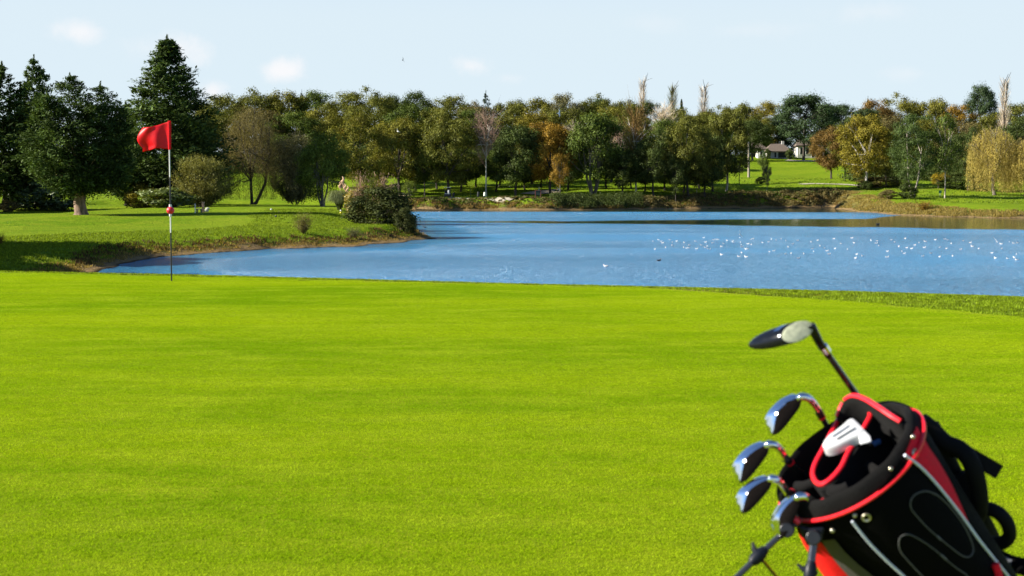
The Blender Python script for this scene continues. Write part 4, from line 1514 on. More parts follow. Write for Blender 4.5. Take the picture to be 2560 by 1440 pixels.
# eyelets
for x, y, r in [(2227, 1172, .0042), (2288, 1132, .0072), (2282, 1092, .0045), (2137, 1288, .0050), (2166, 1294, .0078), (2081, 1326, .0052), (2009, 1346, .0040)]:
    p = on_bag(x, y, BR + (.012 if x in (2227, 2166) else .003))
    nrm = off_bag(p, 1) - p
    mb = MB()
    u = nrm.orthogonal().normalized()
    w = nrm.cross(u)
    if r > .006:
        mb.tube([p + (u * math.cos(k * math.pi / 8) + w * math.sin(k * math.pi / 8)) * r * .75 for k in range(16)], r * .28, 6, closed=True)
    else:
        mb.ball(p, (r * .85,) * 3, 12, 8)
    mb.build("eyelet", M["brass"], bag)
# small red and white tab at the foot of the long piping
line("pull_tab", [(2488, 1410), (2494, 1428), (2500, 1450)], .007, M["red_fabric"], BR + .008, 3)

# straps on the far right side
def strap(name, pts, wide, thick, mat, closed=False, n=12, k=6):
    """pts: (px, py, metres from the camera)"""
    P3 = smooth([at(*p) for p in pts], k, closed)
    mb = MB()
    mb.tube(P3, [(thick, wide)] * len(P3), n, closed=closed, flat=vdir)
    return mb.build(name, mat, bag)


strap("handle", [(2196, 1022, 2.50), (2232, 1018, 2.53), (2268, 1030, 2.53), (2298, 1052, 2.50), (2318, 1086, 2.46)], .012, .010, M["nylon"])
strap("strap_ring", [(2300, 1046, 2.47), (2318, 1056, 2.47), (2330, 1076, 2.47), (2318, 1082, 2.46), (2304, 1066, 2.46)], .003, .003, M["brass"], True, 8, 3)
strap("shoulder_strap", [(2302, 1052, 2.46), (2330, 1074, 2.46), (2362, 1106, 2.45), (2398, 1122, 2.44), (2424, 1150, 2.43), (2440, 1192, 2.43), (2448, 1236, 2.44), (2448, 1276, 2.46), (2436, 1304, 2.5)], .0155, .012, M["strap"])
strap("shoulder_strap", [(2312, 1072, 2.48), (2334, 1112, 2.49), (2352, 1152, 2.50), (2372, 1194, 2.51), (2396, 1236, 2.52), (2424, 1278, 2.54), (2446, 1316, 2.56), (2470, 1362, 2.6)], .027, .012, M["strap"])
strap("strap_pad", [(2392, 1190, 2.49), (2412, 1222, 2.49), (2426, 1262, 2.50), (2434, 1300, 2.52)], .030, .012, M["strap"])
strap("strap_link", [(2352, 1106, 2.50), (2372, 1130, 2.50), (2384, 1128, 2.49), (2398, 1114, 2.47)], .010, .008, M["nylon"])
mb = MB()
a3, b3 = at(2388, 1116, 2.455), at(2499, 1181, 2.43)
dr_ = (b3 - a3).normalized()
up_ = vdir.cross(dr_).normalized()
mb.box((a3 + b3) / 2, ((b3 - a3).length, .0265, .0035), Matrix((dr_, up_, dr_.cross(up_))).transposed())
mb.build("strap_tail", M["strap"], bag, bevel=.001)
strap("carry_loop", [(2448, 1282, 2.50), (2470, 1272, 2.49), (2498, 1284, 2.48), (2518, 1308, 2.48), (2524, 1338, 2.49), (2508, 1356, 2.50), (2480, 1358, 2.52), (2452, 1342, 2.54), (2440, 1312, 2.53)], .0120, .014, M["strap"], True)
strap("lower_strap", [(2466, 1376, 2.62), (2492, 1392, 2.60), (2524, 1408, 2.58), (2566, 1420, 2.56), (2620, 1450, 2.58)], .016, .010, M["nylon"])
strap("buckle", [(2506, 1400, 2.585), (2520, 1405, 2.58), (2532, 1408, 2.575)], .0085, .012, M["grey_plastic"], k=3)

# stand: yoke, legs and their clips
yo = [(1938, 1288, 2.335), (1966, 1279, 2.335), (1998, 1304, 2.335), (1996, 1322, 2.332), (1980, 1316, 2.330), (1962, 1318, 2.328), (1944, 1328, 2.328), (1930, 1312, 2.330)]
P3 = [at(*p) for p in yo]
mb = MB()
mb.add(P3 + [p + vdir * .03 for p in P3], [tuple(range(8)), tuple(range(15, 7, -1))] + [(i, (i + 1) % 8, 8 + (i + 1) % 8, 8 + i) for i in range(8)])
mb.build("stand_yoke", M["grey_plastic"], bag, bevel=.003)
piping("yoke_piping", smooth([at(1963, 1277, 2.330), at(1974, 1288, 2.328), at(1985, 1297, 2.326), at(1998, 1307, 2.325)], 4), .0052, M["red_piping"])
yo = [(1994, 1312, 2.318), (2024, 1320, 2.312), (2062, 1318, 2.306), (2056, 1350, 2.308), (2040, 1366, 2.312), (2018, 1366, 2.316), (2006, 1342, 2.318)]
P3 = [at(*p) for p in yo]
mb = MB()
mb.add(P3 + [p + vdir * .03 for p in P3], [tuple(range(7)), tuple(range(13, 6, -1))] + [(i, (i + 1) % 7, 7 + (i + 1) % 7, 7 + i) for i in range(7)])
mb.build("stand_bracket", M["navy_plastic"], bag, bevel=.004)


def leg(pts, r, pivot, clip):
    lg = MB().tube([at(*p) for p in pts], r, 12).build("stand_leg", M["tube"], bag)
    c_ = at(*pivot)
    MB().tube([c_ - vdir * .012, c_ + vdir * .016], .0125, 18).build("pivot", M["black_plastic"], bag, bevel=.002)
    d_ = (at(*pts[1]) - at(*pts[0])).normalized()
    k_ = at(*clip)
    s_ = vdir.cross(d_).normalized()
    mb = MB()
    mb.tube([k_ - d_ * .016, k_ - d_ * .006, k_ + d_ * .010, k_ + d_ * .018], [.007, .0105, .0105, .007], 12)
    mb.tube([k_ + s_ * .006, k_ + s_ * .013 - d_ * .002, k_ + s_ * .022 - d_ * .008], [.006, .0045, .002], 8)
    mb.tube([k_ - s_ * .005, k_ - s_ * .012 + d_ * .003], [.006, .003], 8)
    mb.build("leg_clip", M["navy_plastic"], bag)
    return d_


leg([(1962, 1328, 2.322), (1905, 1382, 2.305), (1848, 1438, 2.288), (1700, 1584, 2.25), (1500, 1790, 2.20)], .0052, (1968, 1325, 2.32), (1897, 1389, 2.302))
leg([(2036, 1344, 2.300), (2030, 1390, 2.290), (2026, 1436, 2.28), (2014, 1560, 2.25), (1990, 1800, 2.19)], .0070, (2034, 1344, 2.302), (2026, 1428, 2.281))
piping("leg_strut", [at(1904, 1398, 2.31), at(1922, 1420, 2.33), at(1965, 1470, 2.36)], .0026, M["black_plastic"])

# ------------------------------------------------------------------ clubs
CLUBS = "golf clubs standing in the bag"
# fairway wood
cw = thing("golf_club", at(2140, 985, 2.49), "black headed wood with a pale grey face, highest of the clubs in the bag", "golf club", CLUBS)
fc = at(1994, 829, 2.415)
e1 = (IR * .86 + IU * .42 + vdir * .05)
e1.normalize()
e2 = (IR * -.30 + IU * .93 + vdir * .22)
e2 = (e2 - e1 * e2.dot(e1)).normalized()
bk = (IR * -.80 + IU * -.10 + vdir * .50).normalized()
PXM = 2.415 / FPX
rows = []
NS = 40
for s_, k1, k2 in [(-.004, .02, .02), (-.003, .55, .60), (-.001, .92, .93), (.004, 1.0, 1.0), (.10, 1.02, 1.05), (.28, 1.0, 1.06), (.48, .95, 1.02), (.66, .86, .92), (.82, .70, .74), (.93, .48, .50), (.985, .24, .24), (1.0, .02, .02)]:
    L_ = .098
    rows.append([fc + bk * (L_ * max(s_, 0) + min(s_, 0)) - e2 * (.010 * max(s_, 0)) + e1 * (math.cos(2 * math.pi * k / NS) * 41 * PXM * k1) +
                 e2 * ((math.sin(2 * math.pi * k / NS) * 25 * PXM) * k2) for k in range(NS)])
hd = MB().grid(rows[2:], closed=True).build("head", M["gloss_black"], cw)
hd.data.transform(Matrix.Identity(4))
MB().grid([[p - bk * .0004 for p in r_] for r_ in rows[:4]], closed=True).build("club_face", M["wood_face"], cw)
# chromed sole plate across the top of the upturned head
rows2 = []
for s_ in (.12, .25, .4, .55, .7):
    kk = np.interp(s_, [.1, .28, .48, .66, .82], [1.02, 1.0, .93, .82, .64])
    k2_ = np.interp(s_, [.1, .28, .48, .66, .82], [1.05, 1.03, .94, .8, .6])
    rows2.append([fc + bk * (.098 * s_) - e2 * (.010 * s_) + e1 * (math.cos(a_) * 41 * PXM * kk * 1.012) + e2 * (math.sin(a_) * 25 * PXM * k2_ * 1.03) for a_ in np.linspace(1.0, 2.2, 10)])
MB().grid(rows2).build("sole_plate", M["chrome"], cw)
sh = [at(2026, 812, 2.415), at(2036, 832, 2.42), at(2052, 862, 2.43), at(2072, 890, 2.445)]
MB().tube(smooth(sh, 4), [.0072, .0082, .0084, .0082, .008, .0078, .0076, .0074, .0072, .0070, .0068, .0066, .0066], 12).build("hosel", M["gloss_black"], cw)
MB().tube([at(2057, 866, 2.434), at(2066, 880, 2.440)], .0088, 14).build("ferrule", M["chrome"], cw)
tip = entry(2150, 1000, .128, .035)
MB().tube([at(2066, 881, 2.441), tip, tip - AX * .6], [.0056, .0060, .0072], 12).build("shaft", M["shaft"], cw)

# four irons: dark face, thick chromed sole turned up, hosel running down into the bag
FACE = [(2004, 991), (1985, 998), (1966, 1009), (1945, 1028), (1938, 1050), (1934, 1072), (1931, 1088), (1946, 1083), (1962, 1068), (1978, 1048), (1992, 1029), (2001, 1014)]
BACK = [(1984, 989), (1962, 994), (1938, 1010), (1914, 1040), (1914, 1058), (1918, 1076), (1925, 1090), (1938, 1082), (1950, 1066), (1964, 1044), (1976, 1022), (1984, 1006)]
IRONS = [(0, 0, 1.0, 0, 2.45, (2062, 1066, 2.50), "topmost iron in the bag, below the wood"),
         (-81, 119, 1.0, 0, 2.40, (1995, 1190, 2.44), "second iron from the top, left of the white putter"),
         (-73, 205, .96, -4, 2.36, (1982, 1238, 2.40), "third iron from the top, its head over the lower left rim"),
         (-8, 250, .96, 14, 2.315, (2046, 1282, 2.37), "lowest iron in the bag, head in front of the stand leg yoke")]
for dx, dy, sc_, rot, dep, ent, lab in IRONS:
    def T(q, extra=0.0):
        x, y = (q[0] - 2004) * sc_, (q[1] - 991) * sc_
        c_, s_ = math.cos(R(rot)), math.sin(R(rot))
        x, y = x * c_ + y * s_, -x * s_ + y * c_
        return at(2004 + dx + x, 991 + dy + y, dep + extra)
    root = thing("golf_club", entry(ent[0], ent[1]), "chromed " + lab, "golf club", CLUBS)
    n_ = len(FACE)
    # the face is tipped: top line nearer, heel further
    F3 = [T(q, -.010 * (q[1] - 1040) / 50 - .004 * (q[0] - 1960) / 40) for q in FACE]
    B3 = [T(q, -.010 * (q[1] - 1040) / 50 - .004 * (q[0] - 1960) / 40 + .018) for q in BACK]
    M3 = [f.lerp(b, .5) + (IU * .0016 - IR * .0012) * (1.4 if i < 4 else .4) for i, (f, b) in enumerate(zip(F3, B3))]
    mb = MB()
    # subdivide the rims so that the sole is a rounded strip
    ring = lambda P: smooth(P, 4, True)
    Fr, Mr, Br = ring(F3), ring(M3), ring(B3)
    q1 = [f.lerp(m_, .5) + (m_ - f.lerp(b, .5)) * .75 for f, m_, b in zip(Fr, Mr, Br)]
    q2 = [b.lerp(m_, .5) + (m_ - f.lerp(b, .5)) * .75 for f, m_, b in zip(Fr, Mr, Br)]
    cb = sum(Br, Vector()) / len(Br)
    mb.grid([Fr, q1, Mr, q2, Br, [p.lerp(cb, .12) + vdir * .002 for p in Br], [p.lerp(cb, .2) - vdir * .006 for p in Br], [p.lerp(cb, .98) - vdir * .006 for p in Br]], closed=True)
    mb.build("head", M["chrome"], root, sharp=60)
    cf = sum(Fr, Vector()) / len(Fr)
    mb = MB()
    mb.grid([[p - vdir * .0006 for p in Fr], [p.lerp(cf, .08) - vdir * .0012 for p in Fr], [p.lerp(cf, .99) - vdir * .0012 for p in Fr]], closed=True)
    mb.build("club_face", M["brushed"], root)
    hp = [T((1994, 1000), .008), T((2004, 992), .006), T((2020, 996), .008), T((2034, 1010), .012), T((2046, 1028), .02)]
    hs = smooth(hp, 4)
    MB().tube(hs, [np.interp(k / (len(hs) - 1), [0, .2, .5, 1], [.0045, .0074, .0070, .0064]) for k in range(len(hs))], 12).build("hosel", M["chrome"], root)
    e3 = hs[-1]
    en = entry(ent[0], ent[1])
    dd = (en - e3).normalized()
    MB().tube([e3 - dd * .001, e3 + dd * .013], [.0074, .0068], 12).build("ferrule", M["black_plastic"], root)
    MB().tube([e3 + dd * .013, e3 + dd * .0165], [.0072, .0070], 12).build("ferrule_ring", M["red_plastic"], root)
    MB().tube([e3 + dd * .005, e3.lerp(en, .6), en, en - AX * .5], [.0052, .0054, .0056, .0066], 12).build("shaft", M["shaft"], root)

# putter: white mallet lying over the foam ring
pt = thing("golf_club", at(2178, 1108, 2.40), "white mallet putter lying in the mouth of the bag", "golf club", CLUBS)
TOPP = [(2056, 1112), (2061, 1098), (2072, 1086), (2088, 1075), (2106, 1061), (2127, 1044), (2142, 1054), (2160, 1074), (2150, 1086), (2134, 1093), (2112, 1104), (2092, 1114), (2074, 1120), (2062, 1119)]
dep = [2.372 - .05 * ((x - 2110) * .55 + (y - 1085) * .83) / 100 for x, y in TOPP]
Tp = smooth([at(x, y, d_) for (x, y), d_ in zip(TOPP, dep)], 4, True)
dn = (vdir * .42 - IU * .80 + IR * .28).normalized()
Lo = [p + dn * .017 for p in Tp]
cT, cL = sum(Tp, Vector()) / len(Tp), sum(Lo, Vector()) / len(Lo)
mb = MB()
mb.grid([[p.lerp(cT, .98) for p in Tp], [p.lerp(cT, .55) - dn * .0006 for p in Tp], [p.lerp(cT, .08) for p in Tp], [p + dn * .002 for p in Tp], [p + dn * .009 for p in Tp], [p + dn * .015 for p in Tp], [p.lerp(cL, .1) for p in Lo], [p.lerp(cL, .98) for p in Lo]], closed=True)
mb.build("head", M["putter"], pt, sharp=45)


def bar(name, a_, b_, wpx, mat, lift=.0015, par=pt, thick=.002):
    A3, B3 = at(*a_), at(*b_)
    d_ = (B3 - A3).normalized()
    n_ = -dn
    s_ = n_.cross(d_).normalized()
    mb = MB()
    mb.box((A3 + B3) / 2 + n_ * lift, ((B3 - A3).length, wpx * 2.37 / FPX, thick), Matrix((d_, s_, d_.cross(s_))).transposed())
    return mb.build(name, mat, par, bevel=.0006)


def putd(x, y):
    return 2.372 - .05 * ((x - 2110) * .55 + (y - 1085) * .83) / 100 - .001


bar("sight_ridge", (2090, 1098, putd(2090, 1098)), (2136, 1070, putd(2136, 1070)), 7, M["putter"])
bar("sight_groove", (2080, 1092, putd(2080, 1092)), (2122, 1064, putd(2122, 1064)), 5, simple("putter_groove", (.16, .18, .22), .4), .0006, thick=.001)
# face block and neck
fb = [(2142, 1054), (2160, 1074), (2176, 1090), (2180, 1104), (2168, 1108), (2150, 1112), (2148, 1096), (2140, 1078)]
Fp = [at(x, y, putd(x, y) + .002) for x, y in fb]
mb = MB()
n_ = len(fb)
mb.add(Fp + [p + vdir * .016 for p in Fp], [tuple(range(n_)), tuple(range(2 * n_ - 1, n_ - 1, -1))] + [(i, (i + 1) % n_, n_ + (i + 1) % n_, n_ + i) for i in range(n_)])
mb.build("club_face", M["putter"], pt, bevel=.002)
MB().tube(smooth([at(2164, 1100, 2.372), at(2172, 1112, 2.378), at(2180, 1114, 2.385)], 3), .0052, 10).build("hosel", M["chrome"], pt)
MB().tube([at(2178, 1113, 2.384), at(2197, 1104, 2.40)], [.0056, .0050], 12).build("ferrule", M["blue_plastic"], pt)
MB().tube([at(2196, 1104.5, 2.399), at(2214, 1100, 2.42), at(2214, 1100, 2.42) - AX * .5], [.0046, .0048, .006], 10).build("shaft", M["shaft"], pt)
# ------------------------------------------------------------------ turf blades of the putting green (one mass)
def turf_material():
    m, nt, out = mat_new("turf_blade")
    t = NT(nt)
    geo = t.n("NewGeometry")
    pos = geo.outputs["Position"]
    rnd = geo.outputs["Random Per Island"]
    big = t.noise(pos, .5, 4, .6, (.34, 1.0, 1.0))
    mid = t.noise(pos, 2.4, 5, .65, (.5, 1.2, 1.0))
    sml = t.noise(pos, 14, 3, .6)
    c = t.mix(t.rng(big, .32, .68), TURF[0], TURF[1])
    c = t.mix(t.math("MULTIPLY", t.rng(mid, .42, .72), .7), c, TURF[2])
    c = t.mix(t.math("MULTIPLY", t.rng(sml, .45, .8), .5), c, TURF[3])
    val = t.rng(rnd, 0, 1, .62, 1.42, smooth=False)
    cb = t.n("CombineXYZ")
    for i in range(3):
        t.l(val, cb.inputs[i])
    c = t.mix(1.0, c, cb.outputs[0], "MULTIPLY")
    d, tr, mx = t.n("BsdfDiffuse"), t.n("BsdfTranslucent"), t.n("MixShader")
    t.l(c, d.inputs[0])
    t.l(c, tr.inputs[0])
    mx.inputs[0].default_value = .5
    t.l(d.outputs[0], mx.inputs[1])
    t.l(tr.outputs[0], mx.inputs[2])
    t.l(mx.outputs[0], out.inputs[0])
    return m


TURF = [(.205, .345, .005), (.345, .455, .008), (.40, .50, .020), (.185, .310, .004)]
M["turf"] = turf_material()
rt = np.random.default_rng(77)
PS = .30
nb_ = 6400
_a, _r = rt.uniform(0, 6.283, nb_), .27 * rt.uniform(0, 1, nb_) ** .6
bx = np.stack([np.cos(_a) * _r, np.sin(_a) * _r], -1)
k_ = nb_ // 3
clp = bx[rt.integers(0, nb_, nb_ // 8)]
bx[:k_] = clp[rt.integers(0, len(clp), k_)] + rt.normal(size=(k_, 2)) * .005
hh = rt.uniform(.0025, .0062, nb_) * (1 + .4 * (np.arange(nb_) < k_))
a1, a2 = rt.uniform(0, 6.283, nb_), rt.uniform(0, 6.283, nb_)
base = np.stack([bx[:, 0], bx[:, 1], np.full(nb_, -.002)], -1)
tipv = base + np.stack([np.cos(a2) * hh * 1.1, np.sin(a2) * hh * 1.1, hh], -1)
wv = np.stack([np.cos(a1), np.sin(a1), 0 * a1], -1) * (rt.uniform(.0010, .0022, nb_))[:, None]
V = np.stack([base - wv, base + wv, tipv + wv * .25, tipv - wv * .25], 1).reshape(-1, 3)
turf_mesh = mesh_np("turf_patch", V, np.arange(nb_ * 4).reshape(-1, 4), M["turf"])
turf_src = bpy.data.objects.new("turf_patch", turf_mesh)
gx, gy = np.meshgrid(np.arange(-13, 13, PS), np.arange(2.4, 21.5, PS))
gx, gy = gx.ravel() + rt.uniform(-.03, .03, gx.size), gy.ravel() + rt.uniform(-.03, .03, gx.size)
uu_ = gx / gy
ok = (np.abs(gx) < .47 * gy + 3.0) & (np.abs(uu_) < .60 + (gy < 7) * 2.0) & (gy < np.interp(uu_, GE_U, GE_Y) - .16)
gx, gy = gx[ok], gy[ok]
PZ = height(gx, gy) + .012
me = bpy.data.meshes.new("turf_points")
me.from_pydata(np.stack([gx, gy, PZ], -1).tolist(), [], [])
turf = link("turf", me)
tag(turf, "short mown blades of grass covering the putting green", "grass", None, "stuff")
ng = bpy.data.node_groups.new("turf_spread", "GeometryNodeTree")
ng.interface.new_socket("Geometry", in_out="INPUT", socket_type="NodeSocketGeometry")
ng.interface.new_socket("Geometry", in_out="OUTPUT", socket_type="NodeSocketGeometry")
gi, go = ng.nodes.new("NodeGroupInput"), ng.nodes.new("NodeGroupOutput")
ip = ng.nodes.new("GeometryNodeInstanceOnPoints")
ob = ng.nodes.new("GeometryNodeObjectInfo")
ob.inputs["Object"].default_value = turf_src
rv = ng.nodes.new("FunctionNodeRandomValue")
rv.data_type = "FLOAT_VECTOR"
rv.inputs[0].default_value = (0, 0, 0)
rv.inputs[1].default_value = (0, 0, 6.28)
ng.links.new(gi.outputs[0], ip.inputs["Points"])
ng.links.new(ob.outputs["Geometry"], ip.inputs["Instance"])
ng.links.new(rv.outputs[0], ip.inputs["Rotation"])
ng.links.new(ip.outputs[0], go.inputs[0])
md = turf.modifiers.new("spread", "NODES")
md.node_group = ng

# ------------------------------------------------------------------ scrub and grasses along the banks (uncountable)
def scrub(name, pts, size, n, leaf, tint, alpha, mat, rng, label, cat, squash=.8):
    pts = np.asarray(pts)
    k = len(pts)
    sz = size * rng.uniform(.55, 1.35, k)
    N = k * n
    j = np.repeat(np.arange(k), n)
    d = rdir(N, rng, .7)
    d[:, 2] = np.abs(d[:, 2])
    p = pts[j] + d * (sz[j] * rng.uniform(.15, 1, N) ** .5)[:, None] * np.array([1.2, 1.2, squash])
    Q = leaf_quads(p, d + rng.normal(size=(N, 3)) * .6, leaf * rng.uniform(.5, 1.4, N), .5, rng)
    o = link(name, quads_mesh(name, Q, mat))
    o.color = (*tint, alpha)
    return tag(o, label, cat, None, "stuff")


rs = np.random.default_rng(91)


def shore_points(n, pxr, yr, dr, tries=9):
    """random ground points with distance to the water in dr"""
    px_ = rs.uniform(pxr[0], pxr[1], n * tries)
    y_ = rs.uniform(yr[0], yr[1], n * tries)
    x_ = (px_ - 1280) / FPX * y_
    d_ = signed_shore(x_, y_)
    k = np.where((d_ > dr[0]) & (d_ < dr[1]))[0][:n]
    return np.stack([x_[k], y_[k], height(x_[k], y_[k]) - .02], -1)


scrub("bank_scrub", shore_points(900, (985, 2120), (222, 268), (1.0, 4.6)), .40, 40, .13, TINT["brown"], .3, M["leaf"], rs, "brown and green brambles along the far waterline", "brambles")
scrub("bank_scrub", shore_points(420, (990, 2110), (222, 268), (2.2, 5.4)), .42, 40, .13, TINT["green"], .1, M["leaf"], rs, "dark green scrub on top of the far bank", "scrub")
scrub("tall_sedge", shore_points(520, (1385, 1600), (222, 250), (1.0, 6.5)), .85, 60, .12, TINT["deep"], .0, M["willow"], rs, "dark tall sedge on the far shore below the splayed tree", "sedge", 1.35)
scrub("tall_sedge", shore_points(560, (1600, 2095), (225, 264), (.8, 5.0)), .50, 46, .12, TINT["brown"], .0, M["willow"], rs, "dark brown sedge along the curved far shore", "sedge", 1.1)
scrub("undergrowth", np.stack([*(lambda y_, p_: ((p_ - 1280) / FPX * y_, y_, height((p_ - 1280) / FPX * y_, y_)))(rs.uniform(322, 352, 470), rs.uniform(440, 1740, 470))], -1), 2.6, 90, .30, TINT["deep"], .2, M["leaf"], rs, "dark undergrowth below the wood behind the first row", "undergrowth", 1.3)
scrub("undergrowth", np.stack([*(lambda y_, p_: ((p_ - 1280) / FPX * y_, y_, height((p_ - 1280) / FPX * y_, y_)))(rs.uniform(285, 320, 260), rs.uniform(2125, 2680, 260))], -1), 2.4, 90, .28, TINT["deep"], .3, M["leaf"], rs, "dark undergrowth below the wood at the right", "undergrowth", 1.3)
scrub("undergrowth", np.stack([*(lambda y_, p_: ((p_ - 1280) / FPX * y_, y_, height((p_ - 1280) / FPX * y_, y_)))(rs.uniform(412, 432, 200), rs.uniform(1880, 2300, 200))], -1), 2.6, 80, .30, TINT["pine"], .0, M["leaf"], rs, "dark growth under the pines round the white house", "undergrowth", 1.2)


def bank_grass(name, pts, h, w, n, tint, alpha, label, lean=.7, spread=.25):
    o = tufts(name, pts, h, w, spread, n, M["blade"], tint, rs, alpha, lean)
    return tag(o, label, "grass", None, "stuff")


bank_grass("dry_grass", shore_points(1500, (-60, 1100), (48, 118), (.5, 1.6), 40), .11, .030, 9, (.21, .15, .05), .3, "dry straw grass on the near left bank", .8, .22)
bank_grass("bank_grass", shore_points(8000, (-60, 1060), (48, 112), (1.1, 11), 30), .11, .030, 8, (.13, .185, .012), .1, "rough green grass above the near left bank", .8, .22)
bank_grass("dead_bracken", shore_points(380, (180, 1000), (48, 110), (1.0, 2.2), 40), .18, .05, 8, (.070, .042, .020), .5, "dead brown bracken hanging over the near left bank", .9, .25)
bank_grass("dry_grass", shore_points(3600, (2100, 2700), (150, 262), (.7, 4.2), 40), .26, .07, 8, (.22, .17, .05), .3, "dry yellow grass on the right hand bank", .7, .45)
bank_grass("dry_grass", shore_points(1600, (985, 2100), (222, 262), (.7, 2.4), 30), .40, .07, 8, (.20, .135, .05), .4, "dry reddish grass at the far waterline", .7, .4)
bank_grass("meadow_grass", shore_points(3400, (985, 2700), (195, 300), (6, 60), 3), .28, .08, 7, (.12, .175, .015), .1, "longer meadow grass behind the far bank", .7, .5)

# pampas and reeds on the point
pg_ = at(848, 478, 108)
pg_.z = hz(pg_.x, 108)
root = thing("pampas_grass", pg_, "grey green pampas grass mound with tan plumes beside the big bramble", "grass")
root.scale = (1.15, 1.15, 1.1)
rp = np.random.default_rng(3)
N = 1500
ang = rp.uniform(0, 6.283, N)
L = rp.uniform(.9, 1.75, N)
V, F = [], []
for i in range(N):  # arching leaves
    c_, s_ = math.cos(ang[i]), math.sin(ang[i])
    out_r = rp.uniform(.2, 1.05)
    w = .022
    pts = [(.12 * rp.uniform(0, 1), 0), (.35 * out_r, L[i] * .62), (.78 * out_r, L[i] * .80), (1.1 * out_r, L[i] * .45)]
    for q, (r_, z_) in enumerate(pts):
        ww = w * (1 - q / 3.2)
        V += [(c_ * r_ - s_ * ww, s_ * r_ + c_ * ww, z_), (c_ * r_ + s_ * ww, s_ * r_ - c_ * ww, z_)]
    b = i * 8
    F += [(b, b + 1, b + 3, b + 2), (b + 2, b + 3, b + 5, b + 4), (b + 4, b + 5, b + 7, b + 6)]
o = link("leaves", mesh_np("leaves", np.array(V), np.array(F), M["blade"]), root)
o.color = (.135, .16, .075, 0)
M["plume"] = simple("plume", (.46, .30, .18), .9, noise_amt=.3, noise_scale=14)
for dx, h, w, ln in [(.25, 2.35, .10, .75), (.42, 1.85, .08, .6), (.05, 1.95, .07, .55), (.6, 1.7, .07, .55), (.75, 1.5, .06, .5)]:
    mb = MB()
    y_ = random.uniform(-.3, .3)
    mb.tube([Vector((dx * .5, y_ * .5, .6)) + pg_, Vector((dx, y_, h - ln)) + pg_], .012, 5)
    k = 9
    P3 = [Vector((dx + .05 * math.sin(i * 1.3), y_, h - ln + ln * i / (k - 1))) + pg_ for i in range(k)]
    mb.tube(P3, [w * math.sin(math.pi * (.08 + .86 * i / (k - 1))) * (1 + .25 * math.sin(i * 2.1)) for i in range(k)], 7)
    mb.build("plume", M["plume"], root)
for px, top, w, tint, lab in [(903, 426, 46, "pink", "tall pinkish reeds standing up left behind the big bramble"), (928, 428, 44, "lime", "tall pale green reeds in the middle behind the big bramble"),
                              (960, 430, 64, "pink", "tall pinkish reeds above the top of the big bramble"), (946, 436, 34, "gold", "golden leaved sapling behind the big bramble"), (985, 478, 34, "rust", "reddish stalks at the right shoulder of the big bramble")]:
    plant("weed", "reeds", px, top, w, lab, "reeds", tint, Y=101, parts=SH_PARTS)

# ------------------------------------------------------------------ sand bunkers and paths on the far side
def patch(name, outline, y0, mat, lift, label, kind="structure"):
    """a ground sheet whose outline is given in picture points, laid on the terrain"""
    G = [ground_hit(x, y, y0) for x, y in outline]
    cx = sum((g.x for g in G)) / len(G)
    cy = sum((g.y for g in G)) / len(G)
    rows = []
    for f in (1.0, .75, .5, .25, .02):
        row = []
        for g in G:
            x, y = cx + (g.x - cx) * f, cy + (g.y - cy) * f
            row.append((x, y, hz(x, y) + lift))
        rows.append(row)
    o = MB().grid(rows, closed=True).build(name, mat)
    return tag(o, label, None, None, kind)


M["sand"] = simple("bunker_sand", (.50, .40, .25), .95, noise_amt=.12, noise_scale=1.5, bump=.4)
M["path"] = simple("path_gravel", (.36, .32, .24), .95, noise_amt=.15, noise_scale=2)
patch("bunker_sand", [(968, 489), (985, 485), (1010, 484), (1025, 486), (1030, 490), (1010, 492), (985, 492)], 225, M["sand"], .12, "pale sand bunker behind the pale sapling")
patch("bunker_sand", [(1300, 485), (1325, 481), (1360, 477), (1392, 474), (1404, 476), (1398, 482), (1370, 485), (1335, 487)], 225, M["sand"], .12, "pale sand bunker behind the notice board")


def path_strip(pts, wid, y0, name, label):
    P3 = [ground_hit(x, y, y0) for x, y in pts]
    P3 = smooth(P3, 5)
    rows = []
    for i, p in enumerate(P3):
        t_ = (P3[min(i + 1, len(P3) - 1)] - P3[max(i - 1, 0)])
        s_ = Vector((-t_.y, t_.x, 0)).normalized() * wid / 2
        row = []
        for k in (-1, 0, 1):
            q = p + s_ * k
            row.append((q.x, q.y, hz(q.x, q.y) + .07))
        rows.append(row)
    o = MB().grid(rows).build(name, M["path"])
    tag(o, label, None, None, "structure")


path_strip([(1040, 496.5), (1150, 496.5), (1260, 496.5), (1380, 496), (1420, 495)], 1.6, 225, "path", "thin pale path along the far lawn")
path_strip([(2000, 461), (2050, 460), (2100, 461), (2150, 465), (2200, 470)], 1.8, 225, "path", "sandy track crossing the meadow at the right")
path_strip([(1965, 401), (2010, 402), (2050, 403)], 5, 300, "path", "brown bare ground in front of the house pines")

# ------------------------------------------------------------------ houses on the hill
M["render_white"] = simple("white_render", (.52, .505, .475), .8, noise_amt=.06, noise_scale=2)
M["thatch"] = simple("brown_roof", (.115, .088, .070), .95, noise_amt=.25, noise_scale=5, bump=.5)
M["glass_dark"] = simple("window_glass", (.03, .035, .04), .12)
M["frame_white"] = simple("window_frame", (.7, .7, .68), .5)
M["wood_pole"] = simple("pole_timber", (.26, .22, .17), .85, noise_amt=.2, noise_scale=8)


